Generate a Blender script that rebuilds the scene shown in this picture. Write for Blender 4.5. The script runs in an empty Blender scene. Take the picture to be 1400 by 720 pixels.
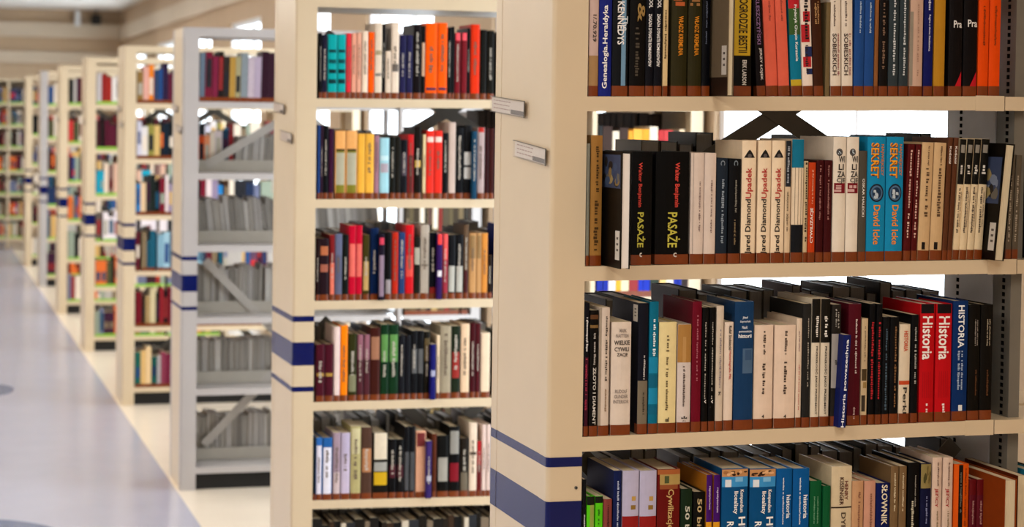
import bpy, math, random
from mathutils import Vector, Matrix
# ---------------------------------------------------------------- camera
S = bpy.context.scene
COL = S.collection
FPX, YAW, PITCH, ROLL, CY = 2845.36, .2789, -.0320, .0138, 251.5   # lens and pose fitted to the photograph
EYE = Vector((0, 0, 1.758))
_F = Vector((math.sin(YAW)*math.cos(PITCH), math.cos(YAW)*math.cos(PITCH), math.sin(PITCH)))
_R0 = Vector((math.cos(YAW), -math.sin(YAW), 0)); _U0 = _R0.cross(_F)
_R = _R0*math.cos(ROLL) + _U0*math.sin(ROLL); _U = -_R0*math.sin(ROLL) + _U0*math.cos(ROLL)
cd = bpy.data.cameras.new('camera'); cam = bpy.data.objects.new('camera', cd); COL.objects.link(cam)
m = Matrix((_R, _U, -_F)).transposed().to_4x4(); m.translation = EYE
cam.matrix_world = m
cd.sensor_fit = 'HORIZONTAL'; cd.sensor_width = 36; cd.lens = FPX/1400*36
cd.shift_y = (CY-360)/1400
cd.clip_start = .05; cd.clip_end = 200
cd.dof.use_dof = True; cd.dof.focus_distance = 4.25; cd.dof.aperture_fstop = 5.2
S.camera = cam
# ---------------------------------------------------------------- light and exposure
W = bpy.data.worlds.new('overcast_sky'); S.world = W; W.use_nodes = True
bg = W.node_tree.nodes['Background']; bg.inputs[0].default_value = (.88, .94, 1, 1); bg.inputs[1].default_value = 4.6
S.view_settings.view_transform = 'Standard'; S.view_settings.look = 'None'
S.view_settings.exposure = 0.38; S.view_settings.gamma = 1; S.view_settings.use_curve_mapping = False
LAMP_W = 36.0            # each ceiling light panel
LAMP_COL = (1, .93, .83)
# ---------------------------------------------------------------- layout
Y1, PITCH_Y, DEEP = 3.88, 2.9022, .42      # first bookcase front, row spacing, depth of a double sided case
X0, POST = 1.19, .072                      # aisle end of the rows, width of the corner post
XW, YB, ZC = 2.66, 28.6, 3.12              # window wall, back wall, ceiling
TOP = 2.155
LEVELS = (1.812, 1.479, 1.142, .806, .472, .106)
LIP = .029
def ray(x, y): return _F + _R*((x-700)/FPX) - _U*((y-CY)/FPX)
def at_y(x, y, Y): d = ray(x, y); return EYE + d*(Y/d.y)
# ---------------------------------------------------------------- materials
def lin(h):
    if isinstance(h, (tuple, list)): c = h
    else: c = tuple(int(h[i:i+2], 16) for i in (0, 2, 4))
    return tuple((v/255/12.92) if v/255 <= .04045 else ((v/255+.055)/1.055)**2.4 for v in c)
def material(name, hexcol=None, rough=.5, spec=.5, noise=.06, nscale=40, bump=0, metal=0, coat=0, stretch=None, attr=False):
    mt = bpy.data.materials.new(name); mt.use_nodes = True
    nt = mt.node_tree; b = nt.nodes['Principled BSDF']
    b.inputs['Roughness'].default_value = rough; b.inputs['Specular IOR Level'].default_value = spec
    b.inputs['Metallic'].default_value = metal; b.inputs['Coat Weight'].default_value = coat
    tc = nt.nodes.new('ShaderNodeTexCoord'); src = tc.outputs['Object']
    if stretch:
        mp = nt.nodes.new('ShaderNodeMapping'); mp.inputs['Scale'].default_value = stretch
        nt.links.new(src, mp.inputs[0]); src = mp.outputs[0]
    nz = nt.nodes.new('ShaderNodeTexNoise'); nz.inputs['Scale'].default_value = nscale; nz.inputs['Detail'].default_value = 3
    nt.links.new(src, nz.inputs['Vector'])
    mr = nt.nodes.new('ShaderNodeMapRange'); mr.inputs['To Min'].default_value = 1-noise*2; mr.inputs['To Max'].default_value = 1+noise*2
    nt.links.new(nz.outputs['Fac'], mr.inputs['Value'])
    mx = nt.nodes.new('ShaderNodeMix'); mx.data_type = 'RGBA'; mx.blend_type = 'MULTIPLY'; mx.inputs[0].default_value = 1
    if attr:
        at = nt.nodes.new('ShaderNodeAttribute'); at.attribute_name = 'Col'; nt.links.new(at.outputs['Color'], mx.inputs[6])
    else:
        mx.inputs[6].default_value = (*lin(hexcol), 1)
    nt.links.new(mr.outputs[0], mx.inputs[7]); nt.links.new(mx.outputs[2], b.inputs['Base Color'])
    if bump:
        bp = nt.nodes.new('ShaderNodeBump'); bp.inputs['Strength'].default_value = bump; bp.inputs['Distance'].default_value = .002
        nt.links.new(nz.outputs['Fac'], bp.inputs['Height']); nt.links.new(bp.outputs[0], b.inputs['Normal'])
    return mt
def emitter(name, col, strength):
    mt = bpy.data.materials.new(name); mt.use_nodes = True; nt = mt.node_tree
    nt.nodes.remove(nt.nodes['Principled BSDF']); e = nt.nodes.new('ShaderNodeEmission')
    e.inputs[0].default_value = (*col, 1); e.inputs[1].default_value = strength
    nt.links.new(e.outputs[0], nt.nodes['Material Output'].inputs[0]); return mt
def glass(name, tint=(1, 1, 1), refl=.06):
    mt = bpy.data.materials.new(name); mt.use_nodes = True; nt = mt.node_tree
    nt.nodes.remove(nt.nodes['Principled BSDF'])
    t = nt.nodes.new('ShaderNodeBsdfTransparent'); t.inputs[0].default_value = (*tint, 1)
    g = nt.nodes.new('ShaderNodeBsdfGlossy'); g.inputs['Roughness'].default_value = .03
    x = nt.nodes.new('ShaderNodeMixShader'); x.inputs[0].default_value = refl
    nt.links.new(t.outputs[0], x.inputs[1]); nt.links.new(g.outputs[0], x.inputs[2])
    nt.links.new(x.outputs[0], nt.nodes['Material Output'].inputs[0]); return mt
M = {
 'cover': material('book_cover', None, .42, .09, .05, 55, .05, attr=True),
 'print': material('print_ink', None, .45, .15, .02, 80, attr=True),
 'tape': material('brown_spine_tape', '72320c', .30, .3, .10, 60),
 'tape_green': material('green_spine_tape', '86b83a', .3, .5, .08, 60),
 'page': material('page_edges', 'cfbf9f', .85, .2, .16, 30, .3, stretch=(40, 1, 1)),
 'cream': material('cream_powder_coat', 'd0bb9b', .34, .5, .03, 6, .02),
 'grey': material('grey_powder_coat', 'b0a9a5', .36, .5, .03, 6, .02),
 'navy': material('navy_stripe_film', '03104e', .22, .3, .04, 12),
 'shaded_post': material('shaded_grey_post', '6d675c', .5, .4, .05, 20),  # upright's grey is darkened for the shade it stands in
 'mid_grey': material('light_grey_upright', 'cfcccc', .45, .4, .04, 20),
 'stop_grey': material('warm_grey_back_stop', 'a0988c', .45, .4, .04, 20),
 'hole': material('slot_shadow', '0c0b0a', .8, .1, .02, 20),
 'brace': material('brace_steel', '5c574f', .45, .5, .05, 20),
 'brace_light': material('pale_brace_steel', 'a39b92', .45, .5, .05, 20),
 'plinth': material('black_plinth', '1c1917', .6, .3, .05, 20),
 'wall': material('tan_wall_paint', 'cbb193', .8, .2, .03, 3),
 'beam': material('pale_beam_paint', 'dccbb4', .75, .2, .03, 3),
 'white_wall': material('white_wall_paint', 'ece9e3', .8, .2, .02, 3),
 'ceiling': material('white_ceiling_paint', 'eeeae4', .85, .2, .02, 3),
 'lino': material('lavender_linoleum', 'a8a6b4', .20, .5, .03, 4),
 'border': material('cream_floor_border', 'e2d2bd', .25, .5, .04, 4),
 'inlay': material('slate_blue_inlay', '59627e', .25, .5, .03, 5),
 'frame': material('white_window_frame', 'eef0f2', .5, .4, .02, 10),
 'rail': material('blue_rail_paint', '2a5bb0', .4, .5, .03, 10),
 'glass': glass('window_glass', (.97, .99, 1), .05),
 'acrylic': glass('clear_acrylic', (.97, .96, .95), .08),
 'page_grey': material('shaded_page_edges', '8f8a84', .85, .2, .16, 30, .3, stretch=(40, 1, 1)),  # page tone greyed with the shade behind the front row
 'card': material('white_card', 'e4dad0', .6, .3, .03, 30),
 'housing': material('lamp_housing', 'd8d8d8', .5, .4, .02, 10),
 'lamp': emitter('lamp_diffuser', LAMP_COL, 3.0),
 'black': material('black_plastic', '151515', .5, .4, .04, 30),
}
# ---------------------------------------------------------------- mesh helpers
class MB:
    def __init__(s): s.v = []; s.f = []; s.c = []; s.m = []
    def face(s, pts, col=(1, 1, 1), mi=0):
        n = len(s.v); s.v += [tuple(p) for p in pts]; s.f.append(tuple(range(n, n+len(pts)))); s.c.append(col); s.m.append(mi)
    def poly(s, pts, faces, col=(1, 1, 1), mi=0):
        n = len(s.v); s.v += [tuple(p) for p in pts]
        for f in faces: s.f.append(tuple(n+i for i in f)); s.c.append(col); s.m.append(mi)
    def hexa(s, p, col=(1, 1, 1), mi=0):     # 8 corners: bottom 0-3 counter clockwise, top 4-7
        s.poly(p, ((3, 2, 1, 0), (4, 5, 6, 7), (0, 1, 5, 4), (1, 2, 6, 5), (2, 3, 7, 6), (3, 0, 4, 7)), col, mi)
    def box(s, a, b, col=(1, 1, 1), mi=0):
        (x0, y0, z0), (x1, y1, z1) = a, b
        s.hexa(((x0, y0, z0), (x1, y0, z0), (x1, y1, z0), (x0, y1, z0), (x0, y0, z1), (x1, y0, z1), (x1, y1, z1), (x0, y1, z1)), col, mi)
    def bar(s, a, b, w, t, col=(1, 1, 1), mi=0):   # flat bar in an XZ plane, thickness t along Y
        a = Vector(a); b = Vector(b); d = (b-a).normalized(); n = Vector((-d.z, 0, d.x))*w/2; y = Vector((0, t/2, 0))
        s.hexa((a-n-y, b-n-y, b-n+y, a-n+y, a+n-y, b+n-y, b+n+y, a+n+y), col, mi)
    def prism(s, prof, z0, z1, col=(1, 1, 1), mi=0):   # closed profile in XY, counter clockwise
        n = len(prof)
        s.poly([(x, y, z0) for x, y in prof]+[(x, y, z1) for x, y in prof],
               [tuple(reversed(range(n))), tuple(range(n, 2*n))]+[(i, (i+1) % n, n+(i+1) % n, n+i) for i in range(n)], col, mi)
    def mesh(s, name, mats):
        me = bpy.data.meshes.new(name); me.from_pydata(s.v, [], s.f)
        for mt in mats: me.materials.append(mt)
        me.polygons.foreach_set('material_index', s.m)
        ca = me.color_attributes.new('Col', 'FLOAT_COLOR', 'CORNER'); buf = []
        for f, c in zip(s.f, s.c): buf += [c[0], c[1], c[2], 1.0]*len(f)
        ca.data.foreach_set('color', buf); me.update(); return me
    def build(s, name, mats, parent=None, loc=None):
        if not isinstance(mats, (list, tuple)): mats = [mats]
        o = bpy.data.objects.new(name, s.mesh(name, mats)); COL.objects.link(o)
        if parent: o.parent = parent
        if loc: o.location = loc
        return o
def tag(o, label=None, cat=None, group=None, kind=None):
    for k, v in (('label', label), ('category', cat), ('group', group), ('kind', kind)):
        if v: o[k] = v
    return o
def empty(name, loc):
    o = bpy.data.objects.new(name, None); o.empty_display_size = .1; o.location = loc; COL.objects.link(o); return o
def smooth(o):
    for p in o.data.polygons: p.use_smooth = True
# ---------------------------------------------------------------- room shell
XL, YF = -4.2, -3.0
def shell(name, mb, mat): return tag(mb.build(name, mat), kind='structure')
fm = MB(); fm.box((XL, YF, -.08), (1.172, YB, 0)); floor = shell('floor', fm, M['lino'])
b = MB(); b.box((1.172, YF, -.08), (XW, YB, 0)); b.build('border_strip', M['border'], floor)
for cy in (8.74, 13.45, 18.2, 4.0):
    b = MB(); n = 64; r = .47
    b.prism([(.13+r*math.cos(2*math.pi*k/n), cy+r*math.sin(2*math.pi*k/n)) for k in range(n)], .0002, .0012); b.build('round_inlay', M['inlay'], floor)
b = MB(); b.box((XL, YF, ZC), (XW+.1, YB+.1, ZC+.08)); shell('ceiling', b, M['ceiling'])
b = MB(); b.box((XL, YB, 0), (XW, YB+.1, ZC)); shell('wall_back', b, M['wall'])
b = MB(); b.box((XL-.1, YF, 0), (XL, YB, ZC)); shell('wall_left', b, M['white_wall'])
b = MB(); b.box((XL, YF-.1, 0), (XW, YF, ZC)); shell('wall_front', b, M['white_wall'])
WINS = [5.02+2.92*k for k in range(0, 8)]; WW = 1.73; SILL, HEAD = .24, 2.55
wr = MB(); y = YF
for w0 in WINS:
    wr.box((XW, y, 0), (XW+.1, w0, ZC)); wr.box((XW, w0, 0), (XW+.1, w0+WW, SILL)); wr.box((XW, w0, HEAD), (XW+.1, w0+WW, ZC)); y = w0+WW
wr.box((XW, y, 0), (XW+.1, YB, ZC)); shell('wall_right', wr, M['wall'])
k = 0
for z0, z1, d in ((2.745, 2.94, .09), (2.40, 2.555, .05)):
    k += 1; b = MB(); b.box((XL, YB-d, z0), (XW, YB, z1)); shell('trim_%d' % k, b, M['beam'])
k += 1; b = MB(); b.box((XW-.05, YF, 2.72), (XW, YB-.09, 2.90)); shell('trim_%d' % k, b, M['beam'])
for i, w0 in enumerate(WINS):
    b = MB(); f = .045
    b.box((XW+.02, w0, SILL), (XW+.08, w0+f, HEAD)); b.box((XW+.02, w0+WW-f, SILL), (XW+.08, w0+WW, HEAD))
    b.box((XW+.02, w0+f, SILL), (XW+.08, w0+WW-f, SILL+f)); b.box((XW+.02, w0+f, HEAD-f), (XW+.08, w0+WW-f, HEAD))
    wo = shell('window_%d' % (i+1), b, M['frame'])
    mu = MB(); mu.box((XW+.03, w0+WW*.38-.008, SILL+f), (XW+.07, w0+WW*.38+.008, HEAD-f)); mu.build('mullion', M['frame'], wo)
    rl = MB(); rl.box((XW+.025, w0+f, .795), (XW+.05, w0+WW-f, .82)); rl.build('guard_rail', M['rail'], wo)
    for a, c in ((w0+f, w0+WW*.38-.008), (w0+WW*.38+.008, w0+WW-f)):
        g = MB(); g.box((XW+.047, a, SILL+f), (XW+.053, c, HEAD-f)); g.build('pane', M['glass'], wo)
# ceiling light panels: an area lamp under each diffuser
def ceiling_light(x, y, where, watts=LAMP_W):
    t = empty('ceiling_light', (x, y, ZC)); tag(t, where, 'lamp', 'ceiling light panels in a row over the aisle')
    b = MB(); b.box((-.31, -.61, -.05), (-.29, .61, 0)); b.box((.29, -.61, -.05), (.31, .61, 0)); b.box((-.29, -.61, -.05), (.29, -.59, 0)); b.box((-.29, .59, -.05), (.29, .61, 0))
    b.build('housing', M['housing'], t)
    b = MB(); b.box((-.29, -.59, -.04), (.29, .59, -.03)); b.build('diffuser', M['lamp'], t)
    ld = bpy.data.lights.new('panel_lamp', 'AREA'); ld.shape = 'RECTANGLE'; ld.size = .56; ld.size_y = 1.16; ld.energy = watts; ld.color = LAMP_COL
    lo = bpy.data.objects.new('panel_lamp', ld); COL.objects.link(lo); lo.parent = t; lo.location = (0, 0, -.06)
for i, yy in enumerate((-.8, 2.2, 5.4, 8.4, 11.3, 14.2, 17.1, 20.0, 22.9)):
    ceiling_light(-.9, yy, 'white ceiling light panel over the lavender aisle, %s from the front' % ('first second third fourth fifth sixth seventh eighth ninth'.split()[i]))
ceiling_light(1.3, 1.5, 'added fill light panel, unseen, over the side aisle before the nearest bookcase', 24.0)  # extra panel out of view, added to brighten the nearest spines
# ---------------------------------------------------------------- bookcases
STRIPES = ((1.074, 1.093), (.929, 1.006), (.842, .859))
R = .009
def corner_arc(cx, cy, a0, a1, r, n=5):
    return [(cx+r*math.cos(a0+(a1-a0)*k/n), cy+r*math.sin(a0+(a1-a0)*k/n)) for k in range(n+1)]
def bookcase(u, label, levels_l=None, levels_r=None, paint='cream', post='cream', back_stops=False, detail=False, dx=0, bays=((.072, 1.0), (1.052, 1.39)), ends=None, tag_it=True):
    y = Y1+PITCH_Y*u
    t = empty('bookcase', (X0+dx, y, 0)); tag(t, label, 'bookcase', 'rows of double sided bookcases')
    cp, cq = M[paint], M[post]
    # two corner posts: rolled sheet that wraps from the aisle side round to the front
    wrap = .052
    for s in (0, 1):
        out = [(0, wrap)]+[(R+R*math.cos(a), R+R*math.sin(a)) for a in [math.pi+math.pi/2*k/5 for k in range(6)]]+[(POST, 0)]
        inn = [(POST, .0025), (R, .0025), (.0025, R), (.0025, wrap)]
        pr = out+inn
        if s: pr = [(x, DEEP-yy) for x, yy in reversed(pr)]
        b = MB(); b.prism(pr, 0, TOP); po = b.build('corner_post', cq, t)
        for z0, z1 in STRIPES:
            o2 = [(-.0006, wrap)]+[(R+(R+.0006)*math.cos(a), R+(R+.0006)*math.sin(a)) for a in [math.pi+math.pi/2*k/5 for k in range(6)]]+[(POST, -.0006)]
            q = MB()
            for i in range(len(o2)-1):
                (xa, ya), (xb, yb) = o2[i], o2[i+1]
                if s: ya, yb = DEEP-ya, DEEP-yb
                q.face(((xa, ya, z0), (xb, yb, z0), (xb, yb, z1), (xa, ya, z1)) if not s else ((xb, yb, z0), (xa, ya, z0), (xa, ya, z1), (xb, yb, z1)))
            q.build('blue_stripe', M['navy'], po)
        if detail and not s:
            q = MB(); n = 10
            for rr, dd, mi in ((.0034, .002, 0), (.0016, .0024, 1)):
                ring = [(.0605+rr*math.cos(2*math.pi*k/n), -dd, 1.032+rr*math.sin(2*math.pi*k/n)) for k in range(n)]
                q.face(ring, mi=mi)
                for k in range(n):
                    p0, p1 = ring[k], ring[(k+1) % n]; q.face((p0, (p0[0], 0, p0[2]), (p1[0], 0, p1[2]), p1), mi=mi)
            q.build('screw', [M['brace'], M['hole']], po)
    b = MB(); b.box((.0007, wrap, 0), (.004, DEEP-wrap, TOP)); pa = b.build('end_panel', M['cream'], t)
    for z0, z1 in STRIPES:
        q = MB(); q.box((.0000, wrap, z0), (.0007, DEEP-wrap, z1)); q.build('blue_stripe', M['navy'], pa)
    # wall end of the row: the same kind of panel and posts, plain
    xe = bays[-1][1]
    for ya, yc in ((0, .05), (DEEP-.05, DEEP)):
        b = MB(); b.box((xe, ya, 0), (xe+.045, yc, TOP-.045)); b.build('end_post', cp, t)
    b = MB(); b.box((xe+.02, .05, 0), (xe+.026, DEEP-.05, TOP-.045)); b.build('end_panel', cp, t)
    # canopy
    x1 = bays[-1][1]+.045
    b = MB(); b.box((POST, 0, TOP-.042), (x1, .004, TOP)); b.box((POST, DEEP-.004, TOP-.042), (x1, DEEP, TOP)); b.box((POST*.5, .004, TOP-.006), (x1, DEEP-.004, TOP)); b.box((POST, .004, TOP-.04), (x1, DEEP-.004, TOP-.036))
    b.build('canopy', cp, t)
    ll = levels_l or LEVELS; lr = levels_r or LEVELS
    for bi, (a, c) in enumerate(bays):
        for li, (za, zc) in enumerate(zip(ll, lr)):
            if bi: za = zc = zc-.001
            if ends and not bi: c = ends[li]; zc = za+(zc-za)*(c-a)/(bays[0][1]-a)
            if ends and bi: a = ends[li]+.003
            for s in (0, 1):
                y0, y1 = (0, .195) if not s else (DEEP, DEEP-.195)
                e = .004 if not s else -.004
                b = MB()
                for (ya, yb, h0, h1) in ((y0, y0+e, LIP, 0), (y0+e, y1, .005, 0), (y0+e, y0+4*e, LIP, LIP-.003), (y1-e, y1, LIP-.004, .005)):
                    if s: ya, yb = yb, ya
                    b.hexa(((a, ya, za-h0), (c, ya, zc-h0), (c, yb, zc-h0), (a, yb, za-h0), (a, ya, za-h1), (c, ya, zc-h1), (c, yb, zc-h1), (a, yb, za-h1)))
                if detail and not s and not bi:      # folded end cap clipped over the lip
                    b.box((c-.066, -.0012, zc-LIP-.002), (c, .0, zc+.0005))
                b.build('shelf', cp, t)
            if back_stops and not bi:
                b = MB(); b.box((a, .205, za), (c, .211, za+.058)); b.build('back_stop', M['stop_grey'], t)
        a, c = bays[bi]
        b = MB(); b.box((a, .03, 0), (c, .034, .075)); b.box((a, DEEP-.034, 0), (c, DEEP-.03, .075)); b.build('plinth', M['plinth'], t)
        # uprights
        for xx in (((c+.032, c+.049),) if not bi else ()):
            if detail and not bi:
                perforated(t, xx[0]-.008, xx[1], .03, .105, M['shaded_post'], .060)
                perforated(t, xx[0]-.008, xx[1], .11, .325, M['mid_grey'], .262)
            else:
                b = MB(); b.box((xx[0], .004, 0), (xx[1], .08, TOP-.045)); b.build('upright', cp, t)
                b = MB(); b.box((xx[0], DEEP-.08, 0), (xx[1], DEEP-.02, TOP-.045)); b.build('upright', cp, t)
    # cross braces of the first bay
    yb = .2025; a, c = .125, 1.005
    for zc_, hh in ((1.772, .26), (.62, .44)):
        for sg in (1, -1):
            b = MB(); b.bar((a+.01, yb+sg*.002, zc_-sg*hh), (c-.01, yb+sg*.002, zc_+sg*hh), .040, .003)
            b.build('cross_brace', M['brace_light' if back_stops else 'brace'], t)
    return t
def perforated(parent, xa, xb, ya, yb, mat, yh):
    """upright whose aisle-facing side has a column of real slots"""
    b = MB(); z1 = TOP-.045; hw, hh, pitch = .0062, .0045, .0148
    b.face(((xa, ya, 0), (xb, ya, 0), (xb, ya, z1), (xa, ya, z1))); b.face(((xb, ya, 0), (xb, yb, 0), (xb, yb, z1), (xb, ya, z1)))
    b.face(((xb, yb, 0), (xa, yb, 0), (xa, yb, z1), (xb, yb, z1)))
    b.face(((xa, ya, z1), (xb, ya, z1), (xb, yb, z1), (xa, yb, z1)))
    b.face(((xa, yb, 0), (xa, yh+hw, 0), (xa, yh+hw, z1), (xa, yb, z1))); b.face(((xa, yh-hw, 0), (xa, ya, 0), (xa, ya, z1), (xa, yh-hw, z1)))
    z = 0
    for k in range(int(z1/pitch)):
        c = (k+.5)*pitch
        b.face(((xa, yh+hw, z), (xa, yh-hw, z), (xa, yh-hw, c-hh), (xa, yh+hw, c-hh)))
        d = xa+.012; l = yh+hw; r = yh-hw; lo, hi = c-hh, c+hh
        for q in (((xa, l, lo), (xa, r, lo), (d, r, lo), (d, l, lo)), ((xa, r, lo), (xa, r, hi), (d, r, hi), (d, r, lo)), ((xa, r, hi), (xa, l, hi), (d, l, hi), (d, r, hi)), ((xa, l, hi), (xa, l, lo), (d, l, lo), (d, l, hi)), ((d, l, lo), (d, r, lo), (d, r, hi), (d, l, hi))):
            b.face(q, mi=1)
        z = hi
    b.face(((xa, yh+hw, z), (xa, yh-hw, z), (xa, yh-hw, z1), (xa, yh+hw, z1)))
    return b.build('perforated_upright', [mat, M['hole']], parent)
def line_lr(pts, Y, xa, xb):     # shelf line through measured points -> heights at both ends of the bay
    P = [at_y(px, py, Y) for px, py in pts]; p, q = P[0], P[-1]; s = (q.z-p.z)/(q.x-p.x)
    return p.z+s*(xa-p.x), p.z+s*(xb-p.x)
U1 = [line_lr(p, Y1, X0+.072, X0+1.0) for p in (((805, 131.8), (1373, 131.6)), ((800, 364), (1390, 354.3)), ((797, 597.1), (1357, 573.8)))]
U1 += [(.800, .806), (.468, .472), (.106, .106)]
DX2 = .006
U2 = [line_lr(p, Y1+PITCH_Y, X0+DX2+.072, X0+DX2+1.0) for p in (((432, 134.4), (672, 136.4)), ((432, 272.2), (672, 272.2)), ((432, 411.2), (672, 408)), ((432, 549.5), (672, 543.3)), ((432, 683.7), (672, 678)))]
U2 += [(.13, .135)]
ROWNAME = ('nearest', 'second nearest', 'third', 'fourth', 'fifth', 'sixth', 'seventh', 'eighth')
cases = []
for u in range(8):
    lab = {0: 'nearest cream bookcase with navy stripes and clear label holders', 1: 'second nearest cream bookcase, directly behind the nearest one',
           2: 'grey fronted third bookcase with half empty shelves', 3: 'fourth bookcase along the aisle, cream with brown taped books'}.get(u, 'cream bookcase %s along the receding aisle from the front' % ROWNAME[u])
    cases.append(bookcase(u, lab, [p[0] for p in (U1, U2)[u]] if u < 2 else None, [p[1] for p in (U1, U2)[u]] if u < 2 else None,
                          'grey' if u == 2 else 'cream', 'grey' if u in (2, 6) else 'cream', u == 2, u == 0, {1: DX2, 2: -.004}.get(u, 0), ends=(.982, 1.018, .973, .973, .98, .98) if u == 0 else None))
def holder(case, y0, z0, y1, z1, lean, seed):
    """clear acrylic label holder clipped on the aisle face, with its card"""
    rnd = random.Random(seed); L = y1-y0; Hh = .034
    b = MB(); b.box((-.010, 0, 0), (-.0088, L, Hh)); b.box((-.0015, 0, 0), (0, L, Hh)); b.box((-.0088, 0, -.001), (-.0015, L, .0008))
    h = b.build('label_holder', M['acrylic'], case, (.0015, y0, z0)); h.rotation_euler = (lean, 0, 0)
    b = MB(); b.box((-.0068, .012, .002), (-.0060, L-.004, Hh-.003), lin('e0d6cc'))
    for k in range(3):
        z = .025-k*.008; yy = L-.02
        while yy > L*.45:
            w = rnd.uniform(.008, .02); b.box((-.0071, yy-w, z), (-.0068, yy, z+.0022), lin('b09488')); yy -= w+.005
    b.box((-.0071, .016, .003), (-.0068, L*.42, .012), lin('6d6460'))
    b.build('card', M['print'], h)
    b = MB(); b.box((-.0108, 0, Hh-.001), (-.0088, L, Hh)); b.box((-.0108, 0, 0), (-.0088, .002, Hh)); b.build('dark_edge', M['brace'], h)
holder(cases[0], .165, 1.757, .427, 1.79, .05, 1)
holder(cases[0], .012, 1.664, .245, 1.70, .06, 2)
for u in range(1, 8):
    holder(cases[u], .17, 1.757, .40, 1.79, .05, u+5); holder(cases[u], .015, 1.66, .245, 1.70, .05, u+15)
# far wall bookcase with narrow bays
YU = Y1+8*PITCH_Y
t = empty('bookcase', (0, YU, 0)); tag(t, 'cream cube bookcase with narrow bays facing us at aisle end', 'bookcase')
EDGES = [1.345-.226*k for k in range(13)]; FAR_LEVELS = (1.845, 1.566, 1.287, .985, .70, .405, .14)
for x in EDGES:
    b = MB(); b.box((x-.014, 0, 0), (x+.014, .3, 2.13)); b.build('divider', M['cream'], t)
b = MB(); b.box((EDGES[-1]-.014, 0, 2.13), (EDGES[0]+.014, .3, 2.16)); b.build('top_board', M['cream'], t)
for z in FAR_LEVELS:
    b = MB()
    b.box((EDGES[-1]+.014, .004, z-.03), (EDGES[0]-.014, .29, z)); b.build('shelf', M['cream'], t)
b = MB(); b.box((EDGES[-1]+.014, .29, .1), (EDGES[0]-.014, .3, 2.13)); b.build('back_panel', M['cream'], t)
# small fixtures high on the back wall
b = MB(); b.box((2.25, YB-.22, 2.93), (2.37, YB-.09, 3.05)); b.box((2.30, YB-.15, 3.05), (2.32, YB-.12, ZC)); tag(b.build('wall_speaker', M['black']), 'small black speaker hung below the ceiling at far wall', 'speaker')
b = MB(); b.box((2.03, YB-.18, 2.90), (2.10, YB-.09, 3.09)); b.box((2.05, YB-.15, 3.09), (2.08, YB-.12, ZC)); tag(b.build('junction_box', M['frame']), 'small pale box fixed high on the far wall beam', 'box')
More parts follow.
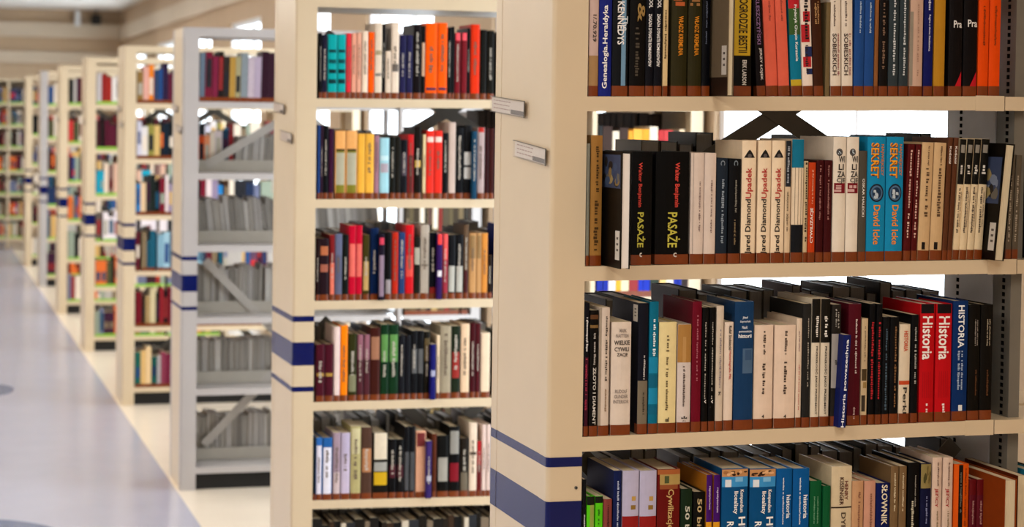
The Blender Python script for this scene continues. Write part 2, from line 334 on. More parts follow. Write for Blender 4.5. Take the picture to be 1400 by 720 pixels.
# ---------------------------------------------------------------- books
# text: (words, y0, y1, from, to across the spine, colour, direction d=down u=up h=across); '~' stands for print too small to read
D, U, H = 'd', 'u', 'h'
def B(x0, x1, top, col, **k): return (x0, x1, top, col, k)
ROW1 = [
 B(804.5, 817.5, -22, 'c9b0a6', bands=[(76, 118, 0, 1, 'a07c52')], tx=[('1/.70.929', 20, 57, .35, .75, '3a302c', D)], look='pinkish cream book with shelf number and tan foot'),
 B(818, 835.5, -14, '26307f', tape=0, tx=[('Genealogia.Heraldyka', 7, 121, .25, .75, 'f2eee8', U)], look='royal blue book with white upward title'),
 B(836.5, 858, -18, '1b1e22', bands=[(-18, 117, .55, .85, '6f93ae')], tx=[('KENNEDYS', 2, 61, .28, .72, 'efeae4', D), ('The', 22, 42, .66, .95, 'dfe6ea', D)], look='black book with light blue streak and white title'),
 B(860, 881.5, -8, '120f0d', tx=[('&', 4, 30, .45, .95, '9a7a44', D), ('~', 34, 104, .35, .6, '4a4136', D)], look='black book with curling gold ornament'),
 B(882, 893, -20, '15161f', tx=[('COOL', -6, 11, .3, .8, 'eeeae6', D), ('ZAGADA DYNASTII ROMANOWÓW', 19, 91, .28, .78, 'f0ece8', D)], look='left slim black book with white dynasty title'),
 B(893.5, 904.5, -20, '15161f', tx=[('COOL', -6, 11, .3, .8, 'eeeae6', D), ('ZAGADA DYNASTII ROMANOWÓW', 19, 91, .28, .78, 'f0ece8', D)], look='right slim black book with white dynasty title'),
 B(905.5, 912.5, -3, 'd8c093', tx=[('~', 12, 80, .3, .7, '5a4628', D)], look='very thin cream book'),
 B(917, 938.5, -26, '3b361d', tx=[('WŁADZ KREMLINA', 22, 76, .42, .72, 'e08a1e', D), ('~', -8, 8, .2, .8, 'b4582a', D)], look='left olive book with orange title'),
 B(940, 958.5, -26, '3b361d', tx=[('WŁADZ KREMLINA', 22, 76, .42, .76, 'e08a1e', D), ('~', -8, 8, .2, .8, '9c6a3a', D)], look='right olive book with orange title'),
 B(959, 970, -18, '0e0f16', tx=[('~', 2, 60, .4, .6, '5c6272', D)], look='narrow black book beside the olive pair'),
 B(994, 1002.5, -30, '7b6c57', fore=1, out=.08, sticker=(62, 102), footc='2a1c14', look='taupe book turned pages outward and jutting out'),
 B(1003, 1027, -14, '14120f', bands=[(-14, 76, 0, .92, 'c9a227')], tx=[('OGRODZIE BESTII', -2, 72, .22, .72, '2a2010', D), ('ERIK LARSON', 82, 116, .45, .7, 'd8d2c8', D)], look='black book with yellow upper spine'),
 B(1035, 1047, -4, '1d1517', lean=-.062, tx=[('KLESZCZYŃSKI', -4, 61, .25, .8, '8d6a92', D), ('JERZY ŁOJEK', 66, 110, .4, .75, 'd9d2cc', D)], look='leaning dark book with violet title'),
 B(1048, 1064, -16, 'e0715a', lean=-.062, tx=[('~', 0, 29, .45, .62, 'a3483c', D)], look='left leaning salmon pink book'),
 B(1065, 1080, -16, 'e0715a', lean=-.062, tx=[('~', 0, 29, .45, .62, 'a3483c', D)], look='right leaning salmon pink book'),
 B(1082, 1097, -22, '16819c', lean=-.055, bands=[(-22, 12, 0, 1, 'b8232c'), (12, 48, 0, 1, '3b5a2c'), (109, 118, 0, 1, 'c2a62c')], tx=[('Fryderyk Chopin Korzenie', 7, 84, .4, .74, 'eef0ee', D)], look='leaning teal book with red and green top'),
 B(1098, 1112, -22, 'e9d9cc', lean=-.05, bands=[(-22, -2, 0, 1, '26305c'), (16, 30, .2, .9, 'b8252c'), (34, 58, 0, .8, 'b8252c'), (64, 78, .3, 1, '26305c'), (78, 92, .1, .9, 'b8252c'), (94, 102, .4, 1, '26305c')], tx=[('~', 0, 54, .35, .7, '20191c', D), ('~', 60, 100, .35, .6, '2b2026', D)], look='leaning white book with red and navy slashes'),
 B(1113, 1126, -12, '4a2a19', lean=-.05, tx=[('~', 3, 33, .3, .5, 'b98d5c', D), ('~', 3, 33, .58, .76, 'b98d5c', D)], look='leaning dark brown book with gold print'),
 B(1128, 1134, 3, '7c6b4c', tape=0, look='thin olive brown book beside a white pair'),
 B(1135.5, 1150, -24, 'e2d6c6', lean=-.022, tx=[('SOBIESKICH', 46, 103, .18, .55, '3a2420', D), ('~', 46, 103, .66, .84, '9a5a58', D), ('~', 2, 36, .3, .46, '5d4b46', D)], look='left white book with dark capital title'),
 B(1151, 1166, -24, 'e2d6c6', lean=-.022, tx=[('SOBIESKICH', 46, 103, .18, .55, '3a2420', D), ('~', 46, 103, .66, .84, '9a5a58', D), ('~', 2, 36, .3, .46, '5d4b46', D)], look='right white book with dark capital title'),
 B(1167, 1180.5, -17, '2b5590', tx=[('~', 2, 45, .45, .62, 'a8bcd2', D)], look='left medium blue book'),
 B(1181, 1194, -17, '2b5590', tx=[('~', 2, 45, .45, .62, 'a8bcd2', D)], look='right medium blue book'),
 B(1194.5, 1200, -8, '94643c', look='thin light brown book'),
 B(1201, 1213, -14, '1a1514', tx=[('~', 4, 94, .35, .6, '7e6350', D)], look='black book with faint brown print'),
 B(1214, 1227.5, -20, '3c464a', tx=[('~', 0, 103, .42, .64, 'c9cdcd', D)], look='left slate grey book'),
 B(1228.5, 1241, -20, '3c464a', tx=[('~', 0, 103, .42, .64, 'c9cdcd', D)], look='right slate grey book'),
 B(1243, 1260.5, -26, 'c9ab98', bands=[(16, 117, 0, .22, '8f8372')], tx=[('~', 6, 104, .55, .66, 'a58270', D)], look='pinkish beige book with grey left edge'),
 B(1262, 1274.5, -10, '1a2064', tx=[('~', -6, 14, .4, .64, 'c8cbe0', D), ('Regina z domu Sienkiewicz', 20, 70, .4, .66, 'd7d9ea', D)], look='navy blue book with white print'),
 B(1276, 1291, -15, 'b98a2c', look='mustard gold book'),
 B(1296, 1314.5, -24, '171113', tri='c01b26', tx=[('Pra', 28, 38, .30, .92, 'e6e1dc', H)], look='left black book with red corner triangle'),
 B(1316, 1335, -24, '171113', tri='c01b26', tx=[('Pra', 27, 37, .25, .95, 'e6e1dc', H)], look='right black book with red corner triangle'),
 B(1336.5, 1350.5, -18, 'e0560f', tx=[('~', 8, 62, .42, .6, '7c2f0c', D)], look='left bright orange book'),
 B(1351.5, 1366.5, -18, 'e0560f', tx=[('~', 8, 62, .42, .6, '7c2f0c', D)], look='right bright orange book'),
]
PZ = [('Walter Benjamin', 222, 283, .25, .48, 'd8483c', D), ('PASAŻE', 290, 338, .28, .68, 'c9bf4c', D), ('c', 345, 351, .40, .52, 'd8d2c8', H)]
PZ2 = [('Walter Benjamin', 222, 283, .52, .70, 'd8483c', D), ('PASAŻE', 290, 338, .36, .74, 'c9bf4c', D), ('c', 345, 351, .54, .64, 'd8d2c8', H)]
def UP(mid): return [('Jared Diamond', 272, 347, .25, .75, '2d2622', U), ('Upadek', 229, 271, .25, .78, 'b4302c', U)]
CIV = [('WI', 213, 222, .38, .9, '2c2622', H), ('LI', 224, 232, .38, .8, '2c2622', H), ('ZA', 234, 242, .3, .92, '2c2622', H), ('CJE', 243, 251, .25, .95, '2c2622', H), ('~', 253, 262, .2, .8, 'c9a09a', D)]
SEK = [('SEKRET', 195, 243, .18, .60, 'f0a020', D), ('SEKRET', 195.8, 243.8, .22, .64, '7a3a1a', D), ('NAJWIĘKSZY', 197, 240, .68, .90, 'd0792a', D), ('David Icke', 280, 334, .35, .72, 'e88a28', D)]
BW = [('~', 226, 238, .3, .7, 'd8d0c4', D), ('~', 256, 318, .3, .55, '54463c', D), ('~', 262, 310, .65, .78, '8a7664', D)]
ROW2 = [
 B(800.5, 805, 196, '8c8a7c', look='thin grey green book against the post'),
 B(806, 822, 185, 'a57b42', tx=[('~', 200, 262, .45, .7, '4a3216', D), ('~', 274, 342, .35, .7, '4a3216', D)], look='tan brown book with dark vertical print'),
 B(848, 861.5, 208, '191410', fore=1, out=.09, pagec='card', sticker=(316, 356), pict=(212, 258), look='black book, pages outward, picture cover'),
 B(862.5, 890.5, 207, '0e0d0e', tx=PZ, look='left thick black book with yellow and red title'),
 B(895, 941, 207, '0e0d0e', tx=PZ2, look='right thick black book with yellow and red title'),
 B(943, 961, 209, 'd9c9bd', bands=[(209, 349, .15, .2, 'a8988c')], tx=[('~', 248, 316, .6, .72, '86706a', U)], look='left pale pinkish white book'),
 B(962, 977.5, 209, 'd9c9bd', tx=[('~', 246, 318, .5, .64, '86706a', U)], look='right pale pinkish white book'),
 B(978, 993.5, 216, '2a3440', tx=[('~', 245, 332, .45, .65, '8d99a4', D), ('C', 219, 226, .3, .7, '7d8790', D)], look='dark slate blue book'),
 B(995, 1011.5, 217, '15161a', tx=[('~', 246, 290, .5, .65, '8a8478', D), ('~', 300, 334, .45, .6, '8a7454', D), ('C', 219, 226, .35, .7, '7d8790', D)], look='black book left of three white title books'),
 B(1012.5, 1032, 192, 'ead6ba', em='25211f', tx=UP(0), look='first cream book with red and black title'),
 B(1034.5, 1052.5, 192, 'ead6ba', em='25211f', tx=UP(1), look='second cream book with red and black title'),
 B(1053.5, 1071, 192, 'ead6ba', em='25211f', tx=UP(2), look='third cream book with red and black title'),
 B(1072, 1079.5, 192, 'd6c0a2', bands=[(192, 255, 0, 1, '23262c')], tx=[('~', 200, 250, .3, .7, '9aa0a8', D), ('~', 262, 316, .3, .65, '7c6a54', D)], look='narrow cream book with dark upper third'),
 B(1080.5, 1097, 190, 'e4d3ba', bands=[(190, 229, 0, 1, '14708f'), (229, 307, .25, .29, '8a7560'), (229, 307, .52, .56, '8a7560'), (229, 307, .78, .82, '8a7560'), (307, 345, 0, 1, '15171c')], look='cream striped book with teal top and black block'),
 B(1097.5, 1103, 220, 'c9b492', tx=[('~', 222, 330, .25, .75, '3a2f22', U)], look='thin cream book crowded with dark print'),
 B(1104, 1113.5, 222, 'c14a20', tx=[('CYWILIZACJE', 284, 332, .25, .75, 'f2e6da', U), ('~', 232, 278, .4, .6, 'e0a080', U)], look='orange red book with white upward title'),
 B(1114.5, 1124.5, 219, '4a1519', tx=[('~', 226, 300, .4, .6, 'a07068', D)], look='left dark maroon book after the orange one'),
 B(1125.5, 1136, 219, '4a1519', tx=[('~', 226, 300, .4, .6, 'a07068', D)], look='right dark maroon book after the orange one'),
 B(1137, 1154.5, 187, 'e3d8c8', bands=[(250, 264, .08, .95, '7a1a24')], glb=(203, 213, .2, .7, '2c2a2c'), tx=CIV, look='left white book with stacked letters and maroon box'),
 B(1155.5, 1172, 187, 'e3d8c8', bands=[(250, 264, .08, .95, '7a1a24')], glb=(203, 213, .2, .7, '2c2a2c'), tx=CIV, look='right white book with stacked letters and maroon box'),
 B(1172.5, 1183, 206, '5a544a', tx=[('OSKAR HALECKI', 244, 296, .4, .7, 'e6e0d6', D)], look='grey olive book with white print'),
 B(1183.5, 1208.5, 187, '1e90b8', glb=(251, 276, .12, .92, '1c2430'), tx=SEK, look='left bright blue book with yellow title and globe'),
 B(1209.5, 1233, 187, '1e90b8', glb=(251, 276, .12, .92, '1c2430'), tx=SEK, look='right bright blue book with yellow title and globe'),
 B(1234.5, 1244, 197, '5c1a1c', lean=.03, tx=[('~', 205, 325, .35, .62, 'd0a898', D)], look='left maroon book with pale print'),
 B(1245, 1253, 197, '5c1a1c', lean=.03, tx=[('~', 205, 325, .35, .62, 'd0a898', D)], look='right maroon book with pale print'),
 B(1254, 1269.5, 195, 'ceb088', lean=.03, bands=[(331, 341, .3, .6, '1c1614')], tx=[('~', 200, 226, .5, .64, '6a5038', D), ('~', 230, 296, .42, .68, '5c4430', D)], look='left tan leaning book with small black emblem'),
 B(1270.5, 1287, 195, 'ceb088', lean=.03, bands=[(331, 341, .3, .6, '1c1614')], tx=[('~', 200, 226, .5, .64, '6a5038', D), ('~', 230, 296, .42, .68, '5c4430', D)], look='right tan leaning book with small black emblem'),
 B(1287.5, 1294, 188, '66402a', lean=.04, tx=[('Kościół', 200, 224, .3, .8, 'f0e6da', D)], look='left thin brown leaning book'),
 B(1294.5, 1301, 188, '66402a', lean=.045, tx=[('Kościół', 200, 224, .3, .8, 'f0e6da', D)], look='right thin brown leaning book'),
 B(1301.5, 1310.5, 190, 'decaa8', lean=.055, bands=[(190, 252, 0, 1, '15130f'), (198, 209, .2, .8, '8c8478')], tx=BW, look='first leaning book, black above and cream below'),
 B(1311, 1320.5, 190, 'decaa8', lean=.055, bands=[(190, 252, 0, 1, '15130f'), (198, 209, .2, .8, '8c8478')], tx=BW, look='second leaning book, black above and cream below'),
 B(1321, 1330.5, 190, 'decaa8', lean=.055, bands=[(190, 252, 0, 1, '15130f'), (198, 209, .2, .8, '8c8478')], tx=BW, look='third leaning book, black above and cream below'),
 B(1331, 1342, 190, 'decaa8', lean=.055, bands=[(190, 252, 0, 1, '15130f'), (198, 209, .2, .8, '8c8478')], tx=BW, look='fourth leaning book, black above and cream below'),
 B(1359, 1372.5, 197, '16110d', fore=1, out=.05, lean=.085, sticker=(306, 344), pict=(216, 280), look='black leaning book with cream pages outward'),
 B(1374, 1382, 212, '6a6052', lean=.03, tx=[('~', 240, 330, .3, .6, 'a89a86', D)], look='left grey brown book at shelf end'),
 B(1383, 1391, 212, '6a6052', lean=.03, tx=[('~', 240, 330, .3, .6, 'a89a86', D)], look='right grey brown book at shelf end'),
]
RH = [('Historia', 432, 491, .14, .84, 'f4ece6', D), ('~', 551, 563, .45, .62, 'f0d8d4', D)]
ROW3 = [
 B(797.5, 804, 414, '11121c', bands=[(488, 582, .15, .9, '3a1020')], tx=[('~', 432, 480, .35, .75, 'dcd8d4', D), ('~', 490, 560, .3, .7, 'a02c44', D)], look='slim black book with red lower print by post'),
 B(805, 816.5, 424, '15110f', bands=[(430, 436, 0, 1, '5c3a22'), (444, 448, 0, 1, '7a5c34')], tx=[('~', 455, 498, .45, .7, 'b0a8a0', D), ('ZŁOTO I DIAMENT', 502, 580, .38, .76, 'cfc8be', D)], look='black book with pale downward title'),
 B(817.5, 832, 420, 'd3c4b6', bands=[(420, 582, 0, .22, '9c8c7a')], tx=[('~', 432, 520, .6, .78, '4a403a', D), ('~', 530, 562, .6, .74, '8a6c50', D)], look='tall cream book left of a short thick one'),
 B(834.5, 861.5, 440, 'd9cbbd', tx=[('MARK', 449, 454, .38, .75, '8d8078', H), ('NAITTEN', 456, 461, .2, .85, '8d8078', H), ('WIELKIE', 465, 471, .12, .92, '3c322c', H), ('CYWILI', 474, 480, .14, .88, '3c322c', H), ('ZACJE', 482, 488, .26, .82, '3c322c', H), ('RUDOLF', 532, 537, .2, .82, '8d8078', H), ('GUNDER', 539, 544, .16, .86, '8d8078', H), ('INTERIOR', 546, 551, .12, .9, '8d8078', H)], look='short thick white book with stacked capital title'),
 B(871, 884.5, 414, '1c1d29', inn=.0, bands=[(520, 582, 0, 1, '756a58')], tx=[('~', 484, 518, .55, .72, 'cfcac6', D), ('~', 536, 566, .5, .7, '40382e', D)], stickside=(417, 440), look='tall dark navy book with taupe foot'),
 B(886, 898.5, 412, '12748e', bands=[(488, 510, 0, 1, '1a82a8'), (512, 528, 0, 1, '0f5f7c'), (530, 552, 0, 1, '1a82a8'), (554, 566, 0, 1, '0f5f7c')], tx=[('~', 436, 486, .4, .68, 'e2ecee', D)], look='teal blue banded book'),
 B(899.5, 923.5, 440, 'e2d2a0', tx=[('~', 456, 480, .42, .56, '6a5a3c', D), ('~', 488, 560, .4, .54, '6a5a3c', D), ('~', 570, 576, .4, .6, '3a3024', H)], look='pale yellow thick book'),
 B(925, 943.5, 443, 'd3c7c0', bands=[(443, 495, 0, 1, 'a87a40'), (460, 495, .35, .6, 'b88c54')], tx=[('~', 500, 555, .4, .55, '5a4c48', D), ('*', 568, 577, .3, .75, '2c2422', H)], look='white book with tan picture at top'),
 B(944.5, 957.5, 412, '76152c', tx=[('~', 428, 520, .45, .6, 'a8606c', D)], look='crimson book'),
 B(958.5, 967, 420, '121111', tx=[('~', 440, 545, .42, .58, 'b0a89e', D), ('v', 546, 551, .4, .7, 'e8e2da', D)], look='left narrow black book with thin title line'),
 B(968, 976.5, 420, '121111', tx=[('~', 440, 545, .42, .58, 'b0a89e', D), ('v', 546, 551, .4, .7, 'e8e2da', D)], look='right narrow black book with thin title line'),
 B(977.5, 987.5, 418, 'cfc0ae', tx=[('~', 450, 530, .45, .68, '8e8288', D), ('k', 535, 541, .35, .7, '3a3434', D)], look='cream book with grey downward title'),
 B(988.5, 1001, 440, 'e0d0c0', tx=[('Rafał Stobiecki', 445, 478, .45, .76, '2a2220', D), ('Historiografia PRL', 479, 519, .45, .76, 'b4382c', D)], look='white book with black and red title'),
 B(1002.5, 1028.5, 412, '21456a', bands=[(476, 510, .42, .95, '4b6480'), (478, 492, .55, .9, '3a5474')], tx=[('Józef', 432, 436, .38, .66, 'e2e6ea', H), ('Szymański', 437.5, 441, .25, .8, 'e2e6ea', H), ('Nauki', 445, 449, .36, .64, 'e2e6ea', H), ('pomocnicze', 451, 455, .2, .88, 'e2e6ea', H), ('historii', 456, 461.5, .18, .88, 'f2f2f2', H)], look='steel blue thick book with white stacked title'),
 B(1029.5, 1055.5, 444, 'e0cbb8', tx=[('~', 452, 484, .46, .58, '4a3c34', D), ('~', 494, 538, .44, .58, '4a3c34', D), ('4', 566, 571, .42, .55, '2a2420', H)], look='left thick pinkish cream book with small title'),
 B(1057.5, 1086, 444, 'e0cbb8', tx=[('~', 452, 484, .46, .58, '4a3c34', D), ('~', 494, 538, .44, .58, '4a3c34', D), ('4', 566, 571, .45, .58, '2a2420', H)], look='right thick pinkish cream book with small title'),
 B(1087, 1094.5, 435, 'dccab6', tx=[('~', 452, 480, .4, .6, '8a6c70', D), ('~', 498, 560, .45, .62, 'b45048', D)], look='thin cream book with red print'),
 B(1095.5, 1106.5, 415, '302f2d', tx=[('~', 432, 528, .6, .75, 'a49c90', D)], look='charcoal book with thin pale title'),
 B(1107.5, 1119, 408, 'dbcfbb', bands=[(408, 468, 0, 1, '17140f')], tx=[('~', 432, 460, .5, .8, 'e6e0d6', D), ('PRZESZŁOŚĆ JAKO PRZEDMIOT', 473, 566, .45, .8, '241f1a', D)], look='left cream book with black upper part'),
 B(1120, 1132.5, 408, 'dbcfbb', bands=[(408, 468, 0, 1, '17140f')], tx=[('~', 432, 460, .4, .72, 'e6e0d6', D), ('PRZESZŁOŚĆ JAKO PRZEDMIOT', 473, 566, .38, .74, '241f1a', D)], look='right cream book with black upper part'),
 B(1135, 1147.5, 416, '2f2b27', bands=[(456, 530, 0, .95, '9b948e')], tx=[('~', 422, 446, .35, .5, 'b0aaa2', D), ('~', 424, 448, .62, .76, 'b0aaa2', D), ('~', 490, 498, .4, .6, '4a4440', D)], look='dark book with grey middle'),
 B(1146, 1156.5, 458, '1e2a68', out=.024, tape=0, lean=.045, dp=.12, tx=[('Historia powszechna', 464, 584, .3, .78, 'eef0f4', U)], look='slim navy book jutting over the shelf edge'),
 B(1158, 1175, 415, '5a1424', tx=[('~', 436, 510, .52, .66, 'd8c8c4', D), ('~', 556, 572, .45, .6, 'c8a8a4', D)], look='maroon book with white downward print'),
 B(1176, 1184.5, 435, 'c9b494', bands=[(504, 520, .1, .9, '4a3a24'), (522, 530, .3, .9, '9a7c4c'), (540, 562, .1, .7, '3a3026')], tx=[('~', 446, 494, .45, .65, '6a5a4a', D)], look='beige book with dark picture near foot'),
 B(1186, 1195, 415, '121215', tx=[('~', 440, 545, .35, .7, 'b0242c', D)], look='left black book with red print'),
 B(1196, 1204, 415, '121215', tx=[('~', 440, 545, .35, .7, 'b0242c', D)], look='right black book with red print'),
 B(1205, 1214, 433, '15171b', tx=[('~', 446, 560, .4, .65, '4c6070', D)], look='black book with faint blue print'),
 B(1215, 1227, 433, '141416', tx=[('~', 446, 556, .5, .7, '86603c', D)], look='black book with faint bronze print'),
 B(1228, 1242.5, 443, 'dccdb6', bands=[(520, 525.5, 0, 1, 'c04a28')], tx=[('HISTORIA', 452, 480, .35, .75, 'cc4a24', D), ('Perkl', 529, 565, .35, .72, '2c2622', D)], look='cream white book with red line and title'),
 B(1244, 1253.5, 430, '131316', tx=[('~', 447, 524, .45, .7, 'a8a49e', D)], look='narrow black book left of red pair'),
 B(1255.5, 1275.5, 415, 'c01722', bands=[(415, 428, .05, .95, '140f12')], tx=RH, lines='8a1018', look='left bright red book with white title'),
 B(1277.5, 1299, 415, 'c01722', bands=[(415, 428, .05, .95, '140f12')], tx=RH, lines='8a1018', look='right bright red book with white title'),
 B(1300.5, 1321, 411, '12386c', tx=[('HISTORIA', 417, 475, .3, .72, 'eef0f0', D), ('~', 479, 532, .32, .46, 'a8b8cc', D), ('~', 479, 532, .55, .68, 'a8b8cc', D)], bands=[(553, 561, .42, .68, 'e0e0dc')], look='dark blue book with large white serif title'),
 B(1322, 1337.5, 416, '16130f', tx=[('~', 436, 472, .5, .6, '9c9288', D), ('~', 436, 472, .7, .78, '9c9288', D), ('~', 505, 540, .6, .75, '5c3a22', D)], look='left black book with pale print at shelf end'),
 B(1338.5, 1355, 416, '16130f', tx=[('~', 436, 472, .45, .56, 'a89a84', D), ('~', 436, 472, .66, .76, 'a89a84', D), ('~', 505, 540, .5, .66, '5c3a22', D)], look='right black book with pale print at shelf end'),
]
KOM = [('licealisty', 671, 702, .42, .62, 'f4f2ee', D), ('Kompendium', 669, 700, .66, .84, 'f4f2ee', D), ('HISTORIA', 706, 790, .64, .92, 'f4f2ee', D), ('ROZSZERZONA', 712, 800, .2, .46, 'f4f2ee', D)]
WOS = [('wiedza o społeczeństwie', 652, 716, .34, .48, 'e6eef2', D), ('historia', 676, 708, .62, .9, 'eef2f4', D)]
ROW4 = [
 B(795.5, 799.5, 655, '14161a', tx=[('~', 702, 730, .3, .7, 'e0e0e0', D)], look='very thin black book against the post'),
 B(800.5, 811, 678, '62c81e', bands=[(678, 690, 0, 1, '151a10'), (690, 800, .4, .95, '8f9a48')], look='left short lime green book'),
 B(812, 822.5, 678, '62c81e', bands=[(678, 687, 0, 1, '151a10')], tx=[('~', 694, 716, .35, .6, '2c5c10', D)], look='right short lime green book'),
 B(823.5, 835, 682, '8c4a44', tx=[('~', 690, 724, .45, .65, '3c1c1a', D)], look='short dusty rose book'),
 B(836.5, 847.5, 643, '1c2858', tx=[('~', 657, 724, .45, .68, 'b8c0d8', D)], look='tall narrow navy book'),
 B(849, 871.5, 643, 'b9b4ca', bands=[(705, 800, 0, 1, '8c1c1a'), (678, 684, .55, .8, 'b8934c'), (690, 696, .5, .8, '8a6a30')], look='left lilac grey book with red foot'),
 B(872.5, 895.5, 643, 'b9b4ca', bands=[(705, 800, 0, 1, '8c1c1a'), (678, 684, .55, .8, 'b8934c'), (690, 696, .5, .8, '8a6a30')], look='right lilac grey book with red foot'),
 B(896.5, 927.5, 641, '6e1a16', bands=[(641, 648, 0, 1, 'a05a30'), (648, 662, .1, 1, 'a88c50'), (650, 660, .3, .5, '4a5030'), (662, 668, .1, .9, '8a4a2a')], tx=[('Cywilizacje', 668, 722, .38, .72, 'c9a468', D)], look='thick dark red book with landscape picture top'),
 B(929, 944.5, 668, '1f3220', tx=[('50 bitew', 691, 760, .35, .75, 'c9c6b4', D)], look='short dark green book'),
 B(946, 962, 672, '15140f', tx=[('50 bitew', 681, 750, .3, .7, 'c0a878', D)], look='short black book with gold title'),
 B(963.5, 971.5, 649, '4e1a72', bands=[(713, 800, 0, 1, 'd8941c')], sidec='b4701c', tx=[('repetytorium', 664, 696, .35, .72, 'd8c8e2', D)], look='left purple book with yellow foot'),
 B(973.5, 982.5, 649, '4e1a72', bands=[(713, 800, 0, 1, 'd8941c')], sidec='b4701c', tx=[('repetytorium', 666, 700, .35, .72, 'd8c8e2', D)], look='right purple book with yellow foot'),
 B(984.5, 1020, 640, '0e5684', pic=(641, 651, 0, 1, ['c08a58', 'e0b080', '3a2418', 'a06a40']), bands=[(651, 665, 0, 1, '3a8cc4'), (655, 665, .12, .35, 'd8dce0'), (652, 658, .5, .8, '7ab4d8')], tx=KOM, look='left blue study book with bold white title'),
 B(1022.5, 1058, 640, '0e5684', pic=(641, 651, 0, 1, ['c08a58', 'e0b080', '3a2418', 'a06a40']), bands=[(651, 665, 0, 1, '3a8cc4'), (655, 665, .12, .35, 'd8dce0'), (652, 658, .5, .8, '7ab4d8')], tx=KOM, look='right blue study book with bold white title'),
 B(1059, 1080.5, 640, '10609a', tx=WOS, look='left plain blue book with lowercase title'),
 B(1081.5, 1104, 640, '10609a', tx=WOS, look='right plain blue book with lowercase title'),
 B(1105, 1121, 657, '15603a', tx=[('~', 678, 715, .3, .4, '6a9a78', D), ('~', 678, 715, .6, .7, '6a9a78', D)], look='thicker short green book'),
 B(1123, 1133, 664, '15603a', look='thinner short green book'),
 B(1134, 1162, 637, 'd2c2a4', bands=[(692, 694, 0, 1, '3a2c24')], tx=[('HENRY', 657, 683, .62, .8, '6a2a22', D), ('KISSINGER', 652, 690, .38, .58, '4a2a22', D), ('DYPLOMACJA', 700, 780, .4, .7, '4a3a30', D)], look='thick cream book with red capital title'),
 B(1163, 1178, 657, 'c49c78', tx=[('~', 672, 720, .5, .7, '8a5c48', D)], look='left pinkish tan short book'),
 B(1179, 1194.5, 657, 'c89a84', tx=[('~', 672, 720, .5, .7, '8a5c48', D)], look='right pinkish tan short book'),
 B(1195.5, 1214, 660, '14225e', tx=[('SŁOWNIK', 662, 717, .35, .8, 'e8dcc0', D)], look='navy book with bold cream title'),
 B(1215, 1225.5, 637, '80684a', tx=[('~', 646, 698, .4, .6, 'd6c6a4', D)], look='left khaki brown book'),
 B(1226.5, 1236.5, 637, '80684a', tx=[('~', 646, 698, .4, .6, 'd6c6a4', D)], look='right khaki brown book'),
 B(1238.5, 1254.5, 632, '100f10', tx=[('~', 648, 692, .55, .65, '9c968c', D), ('~', 684, 720, .3, .5, 'c8c0a8', D)], look='tall black book on the bottom shelf'),
 B(1256, 1270, 633, '181c40', pic=(634, 667, 0, 1, ['8a7a4a', '6a5a34', '9c8a54', '4a4426']), tx=[('~', 678, 715, .5, .66, '8a90b8', D)], look='navy book with olive landscape top'),
 B(1271.5, 1284.5, 625, 'd6bfae', tx=[('~', 632, 664, .5, .66, '6a5048', D), ('JEŃCY', 667, 693, .2, .7, 'a4242a', D), ('~', 698, 720, .5, .66, '8a7a5c', D)], look='left cream book with red capital title'),
 B(1286, 1299.5, 625, 'd6bfae', tx=[('~', 632, 664, .5, .66, '6a5048', D), ('JEŃCY', 667, 693, .2, .7, 'a4242a', D), ('~', 698, 720, .5, .66, '8a7a5c', D)], look='right cream book with red capital title'),
 B(1301, 1321.5, 634, 'd8641a', bands=[(635, 800, .3, .58, '16130f')], tx=[('~', 640, 718, .72, .84, '9a3c10', D), ('~', 645, 700, .4, .5, '6a665c', D)], look='orange book with black central stripe'),
 B(1322.5, 1332, 655, '6e1c20', bands=[(676, 800, 0, 1, '5a1420')], tx=[('~', 684, 716, .4, .66, 'b08078', D)], look='left dark red short book'),
 B(1333, 1343, 655, '6e1c20', bands=[(676, 800, 0, 1, '5a1420')], tx=[('~', 684, 716, .4, .66, 'b08078', D)], look='right dark red short book'),
 B(1370, 1387, 655, '8c4418', fore=1, out=.085, look='rust book turned with cream pages outward'),
 B(1388, 1399, 650, '6a3018', fore=1, out=.06, look='brown book turned pages outward at frame edge'),
]
def Q(s):     # compact rows: 'x0 x1 top colour [bands y0 y1 colour]...' in zoomed pixels
    out = []
    for e in s.strip().split(';'):
        p = e.split()
        if len(p) >= 4: out.append((float(p[0]), float(p[1]), float(p[2]), p[3], [(float(p[i]), float(p[i+1]), p[i+2]) for i in range(4, len(p)-2, 3)], 'out' in p))
    return out
